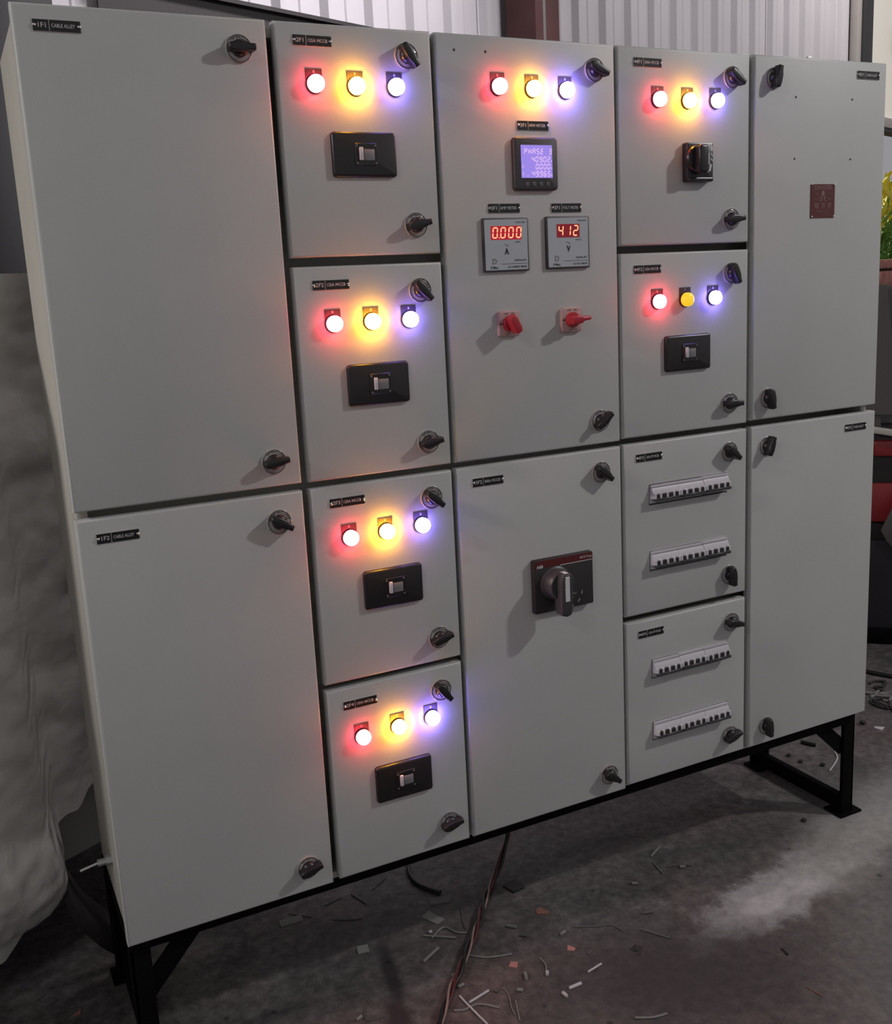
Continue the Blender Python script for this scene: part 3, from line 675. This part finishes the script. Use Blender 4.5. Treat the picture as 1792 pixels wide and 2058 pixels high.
sm = MB().tube([(0.008, 0, 0), (-0.004, 0, 0)], 0.0105, STEEL, 6).tube([(-0.004, 0, 0), (-0.020, 0, 0)], 0.0070, STEEL, 8).tube([(-0.020, 0, 0), (-0.052, 0.0, -0.006)], 0.0022, WIREW, 6)
part(sm, 'earth_stud', (0.0, 0.17, 0.082))

# ------------------------------------------------------------------ black stand under the board
st = empty('steel_stand', (0.91, 0.2, FLOOR_Z))
tag(st, 'black welded steel stand on four braced legs carrying the grey switchboard', 'stand')
SO = Vector((0.91, 0.2, FLOOR_Z))
def spart(mb, name): return mb.build(name, st, -SO)
Zs = -0.0065
LX = ((0.004, 0.040), (BW - 0.042, BW - 0.004))
for fy, by in ((0.028, 0.066), (BD - 0.04, BD - 0.002)):
    spart(MB().box(0.004, BW - 0.004, fy, fy + 0.006 if fy < .1 else by, -0.031, Zs, BLACKST, 0.001).box(0.004, BW - 0.004, fy, by, Zs - 0.006, Zs, BLACKST), 'rail')
for (a, b) in LX:
    spart(MB().box(a, b, 0.066, BD - 0.04, -0.031, Zs, BLACKST), 'rail')
    for fy, by in ((0.028, 0.066), (BD - 0.04, BD - 0.002)):
        xo = (a, a + 0.006) if a < 0.5 else (b - 0.006, b)
        yo = (fy, fy + 0.006) if fy < 0.1 else (by - 0.006, by)
        spart(MB().box(a, b, yo[0], yo[1], FLOOR_Z + 0.006, -0.03, BLACKST, 0.001).box(xo[0], xo[1], fy, by, FLOOR_Z + 0.006, -0.03, BLACKST, 0.001), 'leg')
        o_ = 0.012
        spart(MB().box(a - o_, b + o_ + 0.012, fy - 0.010, by + o_, FLOOR_Z, FLOOR_Z + 0.006, BLACKST, 0.001), 'foot_plate')
    spart(MB().box(a + 0.010, b - 0.010, 0.034, BD - 0.01, FLOOR_Z + 0.008, FLOOR_Z + 0.048, BLACKST, 0.001), 'floor_member')
def brace(x0, z0, x1, z1, y):
    d_ = Vector((x1 - x0, 0, z1 - z0)); n_ = Vector((-d_.z, 0, d_.x)).normalized() * 0.018
    c_ = Vector(((x0 + x1) / 2, y, (z0 + z1) / 2)); return MB().obox(c_, d_ / 2, (0, 0.004, 0), n_, BLACKST)
spart(brace(0.116, -0.024, 0.028, -0.122, 0.039), 'brace'); spart(brace(1.705, -0.020, 1.790, -0.100, 0.039), 'brace')

# ------------------------------------------------------------------ supply cable: three twisted wires out of the board's foot over the floor
path = [(0.98, 0.31, -0.06), (0.955, 0.29, -0.14), (0.91, 0.262, -0.22), (0.858, 0.234, FLOOR_Z + 0.011), (0.803, 0.176, FLOOR_Z + 0.009), (0.751, 0.111, FLOOR_Z + 0.009), (0.702, 0.055, FLOOR_Z + 0.009), (0.680, 0.032, FLOOR_Z + 0.009),
        (0.646, -0.006, FLOOR_Z + 0.009), (0.605, -0.047, FLOOR_Z + 0.009), (0.569, -0.089, FLOOR_Z + 0.009), (0.537, -0.127, FLOOR_Z + 0.009), (0.502, -0.170, FLOOR_Z + 0.009), (0.42, -0.27, FLOOR_Z + 0.009), (0.30, -0.40, FLOOR_Z + 0.009)]
path = [Vector(p_) for p_ in path]
def catmull(P_, n=10):
    out = []
    for i in range(len(P_) - 1):
        a, b, c, d_ = P_[max(i - 1, 0)], P_[i], P_[i + 1], P_[min(i + 2, len(P_) - 1)]
        for k in range(n):
            t_ = k / n; out.append(0.5 * ((2 * b) + (c - a) * t_ + (2 * a - 5 * b + 4 * c - d_) * t_ ** 2 + (3 * b - a - 3 * c + d_) * t_ ** 3))
    out.append(P_[-1]); return out
cl = catmull(path, 14)
cab = empty('supply_cable', (0.70, 0.05, FLOOR_Z))
tag(cab, 'twisted red, black and pale supply wires running from under the switchboard across the floor', 'cable')
for j, (M_, r_) in enumerate(((CONDR, 0.0038), (CONDB, 0.0038), (CONDW, 0.0026))):
    pts = []
    acc = 0
    for i, p_ in enumerate(cl):
        t_ = (cl[min(i + 1, len(cl) - 1)] - cl[max(i - 1, 0)]).normalized(); u_ = t_.cross(Vector((0, 0, 1))).normalized(); q_ = u_.cross(t_)
        if i: acc += (cl[i] - cl[i - 1]).length
        a_ = acc / 0.19 * 2 * PI + j * 2 * PI / 3
        o_ = (u_ * math.cos(a_) + q_ * math.sin(a_)) * 0.0046
        pt = p_ + o_; pt.z = max(pt.z, FLOOR_Z + r_ + 0.0004); pts.append(pt)
    o = MB().tube(pts, r_, M_, 7).build('conductor', cab, -Vector((0.70, 0.05, FLOOR_Z)))
    o['label'] = ('red insulated wire', 'black insulated wire', 'thin pale wire')[j]

# ------------------------------------------------------------------ cabinet wrapped in film behind the left end
A28 = math.radians(28)
wc = empty('wrapped_cabinet', (0.1, 0.55, FLOOR_Z), A28)
tag(wc, 'tall cabinet wrapped in wrinkled dusty plastic film, standing behind the left end of the switchboard', 'cabinet')
zb = 0.21   # local heights are above the floor
MB().box(-0.8, 0.42, 0.03, 0.42, zb, 1.44, BOXG, 0.004).build('body', wc)
for x_, y_ in ((-0.78, 0.06), (0.36, 0.06), (-0.78, 0.36), (0.36, 0.36)): MB().box(x_, x_ + 0.05, y_, y_ + 0.05, 0, zb, BLACKST).build('leg', wc)
# film: a closed skirt round the box, ruffled and crumpled, its hem ragged
from mathutils import noise as mn
peri = []
for k in range(121): peri.append((-0.82 + 1.26 * k / 120, 0.0, 0, -1))
for k in range(1, 13): peri.append((0.44, 0.44 * k / 12, 1, 0))
for k in range(1, 31): peri.append((0.44 - 1.26 * k / 30, 0.44, 0, 1))
for k in range(1, 12): peri.append((-0.82, 0.44 - 0.44 * k / 12, -1, 0))
rows = 120; vs, fs = [], []
np_ = len(peri)
def crumple(x, y, z):
    q_ = Vector((x, y, z))
    a_ = mn.noise(Vector((x * 2.2 + z * 1.2, y * 2, z * 2.6))) * 0.030
    b_ = mn.ridged_multi_fractal(Vector((x * 5 + z * 3.0, y * 5, z * 5 - x * 2)), 0.9, 2.1, 4, 1.0, 2.0) * 0.007
    c_ = mn.noise(Vector((x * 26 + z * 9, y * 20, z * 21))) * 0.0022
    return a_ - b_ + c_
for j in range(rows + 1):
    for i, (x_, y_, nx, ny) in enumerate(peri):
        hem = 0.345 + 0.02 * math.sin(11 * x_ + 9 * y_)
        if ny == -1:
            q1 = max(0, min(1, (-0.212 - x_) / 0.030)); q1 = q1 * q1 * (3 - 2 * q1)
            hem = 0.352 + 0.05 * max(0, min(1, (x_ + 0.16) / 0.08)) - 0.185 * q1 - 0.40 * max(0, min(0.15, -0.24 - x_)) + 0.006 * math.sin(40 * x_) + 0.005 * math.sin(93 * x_)
        f_ = j / rows
        z_ = hem + (1.478 - hem) * f_
        dsp = 0.040 + crumple(x_, y_, z_) + 0.030 * max(0, 0.22 - f_) - 0.012 * math.exp(-((z_ - 1.05) / 0.06) ** 2)
        dsp = max(-0.010, dsp)
        if ny == -1 and x_ < -0.205 and z_ < 0.34: dsp += 0.045 * math.sin(PI * min(1, (0.34 - z_) / 0.20)) + 0.010 * mn.noise(Vector((x_ * 40, 3.0, z_ * 34)))
        if j == rows: dsp *= 0.4
        vs.append((x_ + nx * dsp, y_ + ny * dsp, z_ - (0.008 if j == rows else 0)))
for j in range(rows):
    for i in range(np_):
        a, b = j * np_ + i, j * np_ + (i + 1) % np_; fs.append((a, b, b + np_, a + np_))
fs.append(tuple(range(rows * np_, (rows + 1) * np_)))
MB().add(vs, fs, FILM).build('film_wrap', wc, smooth=80)
ctr = catmull([Vector((-0.215, -0.03, 0.235)), Vector((-0.205, -0.06, 0.16)), Vector((-0.165, -0.09, 0.085)), Vector((-0.128, -0.10, 0.035)), Vector((-0.118, -0.10, -0.012 + 0.02)), Vector((-0.150, -0.13, 0.004))], 8)
vs, fs = [], []
for i, c_ in enumerate(ctr):
    wdt = 0.016 + 0.026 * math.sin(PI * min(1, i / (len(ctr) * 0.82))); 
    for q in range(5):
        f_ = q / 4 - .5; vs.append((c_.x + f_ * wdt * 1.05, c_.y - 0.012 * math.cos(f_ * PI), max(0.002, c_.z + f_ * wdt * 1.1)))
for i in range(len(ctr) - 1):
    for q in range(4): a = i * 5 + q; fs.append((a, a + 1, a + 6, a + 5))
MB().add(vs, fs, FILMD).build('film_strap', wc, smooth=60)
# dark locker against the wall behind it
lk = empty('steel_locker', W(1.25, 2.95, FLOOR_Z), A20)
tag(lk, 'dark steel locker against the back wall, above the film-wrapped cabinet', 'locker')
MB().box(-0.75, 0.17, -0.2, 0.2, 0.06, 2.28, LOCKER, 0.004).box(-0.72, 0.14, -0.17, 0.17, 0, 0.06, BLACKST).build('body', lk)
for x0, x1 in ((-0.74, -0.44), (-0.43, -0.14), (-0.13, 0.16)):
    dd = MB().box(x0, x1, -0.216, -0.2, 0.09, 2.25, LOCKER, 0.003).build('door', lk)
    MB().box(x1 - 0.03, x1 - 0.018, -0.236, -0.216, 1.0, 1.12, STEEL, 0.003).build('handle', dd)

# ------------------------------------------------------------------ far right: plates, red machine, plants
def vbox(o, t, s, z, hs, ht, hz, m_, bev=0.003): pass
pl = empty('steel_sheet', (2.98, 1.02, FLOOR_Z), math.radians(-42)); tag(pl, 'dark grey steel sheet on edge just right of the switchboard, nearer of two', 'sheet', 'steel sheets on edge')
def lean(par, w0, w1, h, z0, t_, slope, m_):
    """a sheet whose right edge slopes"""
    q = MB(); q.prism([(w0, z0), (w1 + slope, z0), (w1, h), (w0, h)], -t_, 0, m_, 0.001, 1); return q.build('plate', par)
RA = math.radians(-42)
def RP(a, d):   # along the frame-plane direction and away from the camera
    return Vector((2.99, 0.95, 0)) + Vector((math.cos(RA), math.sin(RA), 0)) * a + Vector((-math.sin(RA), math.cos(RA), 0)) * d
pl.location = (*RP(-0.10, 0.10).xy, FLOOR_Z); lean(pl, -0.35, 0.105, 1.335, 0.84, 0.004, 0.055, SHEETD)
MB().box(-0.33, 0.10, 0.004, 0.03, 0.0, 1.2, SHEETD).build('back_frame', pl)
p2 = empty('steel_sheet', (*RP(0.10, 0.16).xy, FLOOR_Z), RA); tag(p2, 'dark grey steel sheet on edge at the right border, behind the other sheet', 'sheet', 'steel sheets on edge')
lean(p2, -0.105, 0.5, 1.33, 0.80, 0.004, 0.0, SHEETD); MB().box(-0.09, 0.48, 0.004, 0.03, 0.0, 1.2, SHEETD).build('back_frame', p2)
mc = empty('red_machine', (*RP(0.0, -0.02).xy, FLOOR_Z), RA); tag(mc, 'small machine with red top blocks and black body on the floor right of the switchboard', 'machine')
MB().box(-0.4, 0.5, -0.02, 0.08, 0.56, 0.80, BLACKM, 0.01).box(-0.4, 0.5, 0.0, 0.08, 0.05, 0.56, BLACKM, 0.01).build('body', mc)
q = MB()
for k in range(10): q.box(-0.42 + 0.094 * k, -0.42 + 0.094 * k + 0.082, -0.05, 0.02, 0.705, 0.765, REDM, 0.008)
q.build('red_block', mc)
MB().obox((0.02, -0.05, 0.795), (0.5, 0, -0.085), (0, 0.02, 0), (0, 0, 0.011), BODY, 0.003).build('bar', mc)
MB().box(-0.4, 0.5, -0.035, -0.02, 0.45, 0.60, REDM, 0.006).build('side_panel', mc)
gd = empty('guard_plate', (*RP(0.0, -0.14).xy, FLOOR_Z), RA); tag(gd, 'dark grey plate with a cut lower corner leaning against the red machine', 'plate')
MB().prism([(-0.020, 0.44), (0.03, 0.56), (0.5, 0.80), (0.5, 0.10), (0.06, 0.33), (0.0, 0.40)], -0.012, 0, SHEETD, 0.003, 2).build('plate', gd)
MB().box(-0.35, 0.5, 0.0, 0.02, 0.06, 0.40, LOCKER).box(-0.35, 0.5, -0.02, 0.03, 0.0, 0.06, BLACKST, 0.004).build('plinth', gd)
sg = empty('wall_board', W(9.42, 3.37, 2.99), A20); tag(sg, 'small dark brown board on the white wall at the right border', 'board')
MB().box(-0.235, 0.30, -0.012, 0.0, -0.10, 0.10, COLR, 0.002).build('panel', sg); MB().box(-0.22, 0.285, -0.015, -0.012, -0.085, 0.085, COLR, 0.001).build('face', sg)
# plants beyond the brick wall
lf = MB(); n = 7
vs, fs = [], []
for k in range(n + 1):
    v = k / n; wd_ = 0.014 * math.sin(PI * min(0.98, 0.12 + 0.88 * v)) ; y_ = -0.10 * v * v; z_ = 0.34 * v - 0.14 * v * v * v
    vs += [(-wd_, y_, z_ + .003), (0, y_ + .004, z_), (wd_, y_, z_ + .003)]
for k in range(n):
    for q in range(2): a = 3 * k + q; fs.append((a, a + 1, a + 4, a + 3))
leaf_g = MB().add(vs, fs, LEAF).mesh('leaf', 180); leaf_y = MB().add(vs, fs, LEAFY).mesh('leaf', 180)
for idx, (s_, t_, hh, lab) in enumerate(((11.80, 4.45, 1.45, 'leafy garden plant with yellow top leaves over the brick wall, left of the pair'), (12.75, 4.60, 1.42, 'leafy garden plant over the brick wall at the right border of the view'))):
    pt = empty('garden_plant', W(s_, t_, FLOOR_Z + 0.9)); tag(pt, lab, 'plant', 'garden plants over the brick wall')
    q = MB()
    for k in range(7): a = k * 0.9; q.tube([(0.05 * math.cos(a), 0.05 * math.sin(a), 0), (0.12 * math.cos(a), 0.12 * math.sin(a), hh * .5), (0.28 * math.cos(a), 0.22 * math.sin(a), hh * .93)], 0.008, LEAF, 5)
    q.build('stem', pt)
    for k in range(210):
        zz = random.uniform(0.02, hh * 0.92); r_ = random.uniform(0.02, 0.36)
        a = random.uniform(0, 2 * PI)
        o = link('leaf', leaf_y if zz > hh * 0.70 + random.uniform(-.25, .15) else leaf_g, pt, (r_ * math.cos(a), r_ * math.sin(a) * .7, zz))
        o.rotation_euler = (random.uniform(-0.9, 0.9), random.uniform(-0.9, 0.9), random.uniform(0, 2 * PI))
        sc_ = random.uniform(0.8, 1.5); o.scale = (sc_ * 1.3, sc_, sc_)

# ------------------------------------------------------------------ litter on the floor
FZ = FLOOR_Z
def scrap(name, pts, m_, label, cat='paper', th=0.0015, lift=0.0):
    c_ = Vector((sum(p_[0] for p_ in pts) / len(pts), sum(p_[1] for p_ in pts) / len(pts), FZ + lift))
    pts = [(p_[0] - c_.x, p_[1] - c_.y) for p_ in pts]; n_ = len(pts)
    vs = [(x_, y_, 0.0002) for x_, y_ in pts] + [(x_, y_, th + 0.001 * (i % 2)) for i, (x_, y_) in enumerate(pts)]
    bm = bmesh.new(); V = [bm.verts.new(v) for v in vs]
    bm.faces.new(V[:n_]); bm.faces.new(V[n_:])
    for i in range(n_): bm.faces.new((V[i], V[(i + 1) % n_], V[n_ + (i + 1) % n_], V[n_ + i]))
    bmesh.ops.recalc_face_normals(bm, faces=bm.faces[:])
    q = MB(); q.addbm(bm, m_); return tag(q.build(name, loc=c_, smooth=0), label, cat, 'flat scraps on the floor')
scrap('paper_strip', [(0.363, 0.355), (0.414, 0.35), (0.411, 0.328), (0.359, 0.33)], PAPERD, 'grey paper strip in the shade below the left door gap, leftmost of the papers')
scrap('paper_label', [(0.483, 0.178), (0.506, 0.171), (0.501, 0.148), (0.476, 0.152)], PAPER, 'small square paper label at the edge of the shade, above the dark floor streak')
scrap('paper_strip', [(0.694, 0.257), (0.742, 0.242), (0.734, 0.219), (0.687, 0.231)], PAPERD, 'grey paper strip in the shade under the board, beside the dark curved hose')
scrap('paper_label', [(0.674, 0.213), (0.691, 0.166), (0.67, 0.157), (0.65, 0.201)], PAPER, 'tilted grey paper card in the shade left of the supply cable')
scrap('pink_scrap', [(0.747, -0.036), (0.759, -0.046), (0.749, -0.059), (0.736, -0.048)], PINK, 'square pink scrap right of the supply cable', 'scrap')
scrap('orange_scrap', [(0.887, 0.09), (0.898, 0.094), (0.911, 0.069), (0.901, 0.062), (0.881, 0.076)], ORANGE, 'torn orange scrap near the shade edge right of the cable', 'scrap')
scrap('pink_scrap', [(0.88, -0.051), (0.888, -0.069), (0.882, -0.074), (0.87, -0.065)], PINK, 'narrow pink scrap, rightmost of the pink pieces', 'scrap')
scrap('brown_scrap', [(0.901, -0.093), (0.914, -0.089), (0.915, -0.094), (0.901, -0.102)], WIRED, 'dull brown scrap just right of the narrow pink one', 'scrap')
scrap('paper_scrap', [(2.281, 0.354), (2.302, 0.332), (2.279, 0.323), (2.271, 0.344)], WIREW, 'white paper scrap on the floor right of the stand', 'paper')
scrap('pink_scrap', [(-0.099, 0.266), (-0.079, 0.28), (-0.082, 0.265)], ORANGE, 'pink triangular scrap in the dark left of the stand', 'scrap')
scrap('black_tile', [(0.868, 0.208), (0.907, 0.217), (0.909, 0.176), (0.877, 0.172)], WIREK, 'flat black square offcut in the shade right of the cable', 'offcut', 0.004)
def stick(name, pts, r_, m_, label, cat='wire offcut', group=None, lift=0.0, n=6):
    P_ = [Vector((p_[0], p_[1], FZ + r_ + 0.0003 + lift)) for p_ in pts]
    if len(P_) > 2: P_ = catmull(P_, 5)
    c_ = Vector((P_[0].x, P_[0].y, FZ)); q = MB().tube([p_ - c_ for p_ in P_], r_, m_, n)
    o = q.build(name, loc=c_); return tag(o, label, cat, group)
ST = [
 ([(0.625, 0.136), (0.684, 0.092)], .0022, WIREG, 'straight grey wire offcut left of the cable, crossing a bent one'),
 ([(0.637, 0.119), (0.676, 0.14), (0.692, 0.11), (0.712, 0.095)], .0020, WIREG, 'bent grey wire offcut below the tilted paper card'),
 ([(0.748, 0.194), (0.725, 0.14), (0.716, 0.111)], .0012, WIRED, 'thin dull wire offcut running into the shade left of the cable'),
 ([(0.586, 0.055), (0.634, 0.08)], .0034, WIREG, 'thick grey cable stub lying alone left of the cable'),
 ([(0.68, 0.026), (0.713, -0.001), (0.762, -0.017)], .0018, WIREG, 'long grey wire offcut starting at the cable and pointing right'),
 ([(0.613, -0.103), (0.663, -0.092)], .0024, WIREW, 'bright white stick offcut above the crossed wires at the bottom'),
 ([(0.605, -0.076), (0.608, -0.111), (0.615, -0.174)], .0022, WIREW, 'white straight wire offcut crossing a curved one, leaving the frame bottom'),
 ([(0.576, -0.107), (0.594, -0.116), (0.627, -0.116), (0.658, -0.146)], .0020, WIREG, 'curved grey wire offcut under the white crossing wire'),
 ([(0.692, -0.098), (0.692, -0.122), (0.679, -0.156), (0.675, -0.178)], .0012, WIREG, 'thin S-curved wire offcut, left of a short straight one'),
 ([(0.696, -0.143), (0.674, -0.197)], .0015, WIREG, 'short straight wire offcut near the bottom edge right of the S-curved one'),
 ([(0.806, -0.057), (0.805, -0.082), (0.793, -0.102)], .0016, WIREG, 'short curved wire offcut with a small lump at its lower end'),
 ([(0.868, -0.146), (0.906, -0.139)], .0022, WIREW, 'bright white stick offcut lying alone right of the pink scraps'),
 ([(0.87, -0.301), (0.899, -0.317), (0.93, -0.323)], .0022, WIREG, 'curved grey offcut near the bottom edge, right of all others there'),
 ([(1.046, -0.087), (1.082, -0.144)], .0022, WIRED, 'long dull offcut in the open floor, pointing at the pale patch'),
 ([(0.926, -0.007), (0.97, -0.031), (1.001, -0.043), (1.011, -0.076)], .0018, WIRED, 'long dull hooked wire offcut left of the straight dull one'),
 ([(1.244, 0.129), (1.288, 0.152)], .0022, WIREG, 'grey offcut on the shade edge under the third column, upper one of two'),
 ([(1.232, 0.106), (1.222, 0.055)], .0016, WIREG, 'thin grey offcut just outside the shade edge, pointing down right'),
 ([(1.249, 0.074), (1.277, 0.066), (1.304, 0.047)], .0018, WIRED, 'dull flat wire offcut right of the thin grey one by the shade edge'),
 ([(0.473, 0.356), (0.517, 0.366)], .0018, WIRED, 'dull offcut deep in the shade under the second column, left one'),
 ([(0.544, 0.365), (0.56, 0.31)], .0018, WIRED, 'dull offcut deep in the shade under the second column, pointing down right'),
 ([(0.473, 0.295), (0.50, 0.278), (0.531, 0.266)], .0014, WIRED, 'thin dull wire lying flat in the shade, right of the leftmost paper strip'),
 ([(0.39, 0.369), (0.433, 0.33)], .0012, WIRED, 'thin dull wire lying across the leftmost paper strip'),
 ([(0.592, 0.356), (0.64, 0.384)], .0014, WIRED, 'dull offcut deep in the shade just under the stand rail'),
 ([(0.45, 0.015), (0.424, -0.014), (0.415, -0.036), (0.426, -0.049), (0.453, -0.051)], .0013, WIRED, 'thin wire bent to a loop left of the dark floor streak'),
 ([(2.046, 0.293), (2.018, 0.258), (1.942, 0.216)], .0022, WIREW, 'pale curved wire offcut seen through the right end of the stand'),
 ([(1.259, -0.288), (1.255, -0.311)], .0018, WIREK, 'short black wire offcut below the pale patch'),
 ([(1.216, -0.399), (1.222, -0.435)], .0010, ORANGE, 'thin brown wire offcut at the lower right of the floor'),
 ([(0.706, 0.394), (0.694, 0.351), (0.698, 0.306), (0.726, 0.256)], .0060, WIREK, 'dark curved hose in the shade under the second column'),
 ([(2.009, 0.388), (2.028, 0.349)], .0055, WIREK, 'black bolt-like stub on the floor behind the right end of the stand'),
 ([(2.56, 0.78), (2.605, 0.667), (2.64, 0.588), (2.70, 0.45)], .0070, WIREK, 'dark steel rod across the floor at the right border'),
]
for pts, r_, m_, lab in ST: stick('wire_offcut' if r_ < .005 else 'floor_rod', pts, r_, m_, lab, 'wire offcut' if r_ < .005 else 'rod', 'wire offcuts on the floor' if r_ < .005 else 'rods and hoses on the floor')
SL = [
 ([(0.801, 0.071), (0.815, 0.056)], WIREG, 'grey sleeve bit right of the cable, upper and longer of two'), ([(0.811, 0.026), (0.82, 0.019)], WIRED, 'dull sleeve bit right of the cable, just below a longer one'),
 ([(0.754, -0.084), (0.745, -0.105)], WIREG, 'upright grey sleeve bit below the square pink scrap'), ([(0.714, -0.12), (0.723, -0.127)], WIREG, 'short grey sleeve bit right of the thin S-curved wire'),
 ([(0.673, -0.098), (0.678, -0.104)], WIRED, 'tiny dull sleeve bit right of the bright white stick'), ([(0.614, -0.052), (0.628, -0.051)], WIREG, 'grey sleeve bit touching the right side of the cable'),
 ([(0.618, -0.015), (0.628, -0.017), (0.618, -0.031)], WIREG, 'curled grey sleeve bit just left of the cable'), ([(0.807, -0.169), (0.835, -0.169)], WIREW, 'white ribbed sleeve bit, largest of the white pieces'),
 ([(0.788, -0.173), (0.79, -0.186)], WIREW, 'small white crumb beside the white ribbed sleeve bit'), ([(1.273, 0.056), (1.285, 0.05)], WIREG, 'grey sleeve bit lying on the dull flat wire'),
 ([(1.133, 0.06), (1.145, 0.052)], WIREG, 'small grey bit alone between shade edge and orange scrap'), ([(1.086, -0.046), (1.107, -0.052)], WIRED, 'dark lump on the open floor above the long dull offcut'),
 ([(0.886, -0.016), (0.899, -0.012)], WIREG, 'small grey bit above the narrow pink scrap'), ([(0.399, -0.036), (0.411, -0.032)], WIREG, 'small grey bit left of the looped wire'),
 ([(0.795, -0.104), (0.790, -0.112)], WIREW, 'small white lump at the end of the short curved wire'), ([(0.641, 0.140), (0.646, 0.136)], WIREW, 'tiny white crumb between the crossing grey wires')]
for pts, m_, lab in SL: stick('sleeve_bit', pts, .0034 if m_ is not WIREW else .0034, m_, lab, 'sleeve', 'sleeve bits on the floor', n=8)
def grit(x_, y_, r_, lab):
    bm = bmesh.new(); bmesh.ops.create_icosphere(bm, subdivisions=1, radius=r_)
    for v in bm.verts: v.co *= random.uniform(0.75, 1.2); v.co.z *= 0.6
    zmin = min(v.co.z for v in bm.verts)
    for v in bm.verts: v.co.z -= zmin
    q = MB(); q.addbm(bm, STONE); return tag(q.build('grit', loc=(x_, y_, FZ)), lab, 'grit', 'grit on the floor')
for x_, y_, r_, lab in ((1.916, 0.346, .008, 'dark grit seen through the right end of the stand, upper left of three'), (1.916, 0.30, .008, 'dark grit seen through the right end of the stand, middle of three'),
                        (1.952, 0.252, .009, 'dark grit seen through the right end of the stand, nearest the right leg'), (2.267, 0.385, .011, 'dark grit beside the white paper scrap right of the stand'),
                        (1.682, 0.059, .008, 'dark grit in front of the right foot of the stand'), (0.997, -0.137, .009, 'dark grit left of the long dull offcut')):
    grit(x_, y_, r_, lab)
for (x_, y_), m_, lab in (((2.49, 0.50), WIREG, 'crumpled pale swarf right of the stand, nearer piece'), ((2.55, 0.56), STONE, 'dark crumpled swarf right of the stand, beside the rod'), ((2.43, 0.44), STONE, 'dark swarf curl right of the stand above the white paper')):
    rs = random.Random(x_); P_ = [(x_ + rs.uniform(-.05, .05), y_ + rs.uniform(-.05, .05)) for _ in range(9)]
    stick('metal_swarf', P_, .004, m_, lab, 'swarf', 'metal swarf right of the stand')
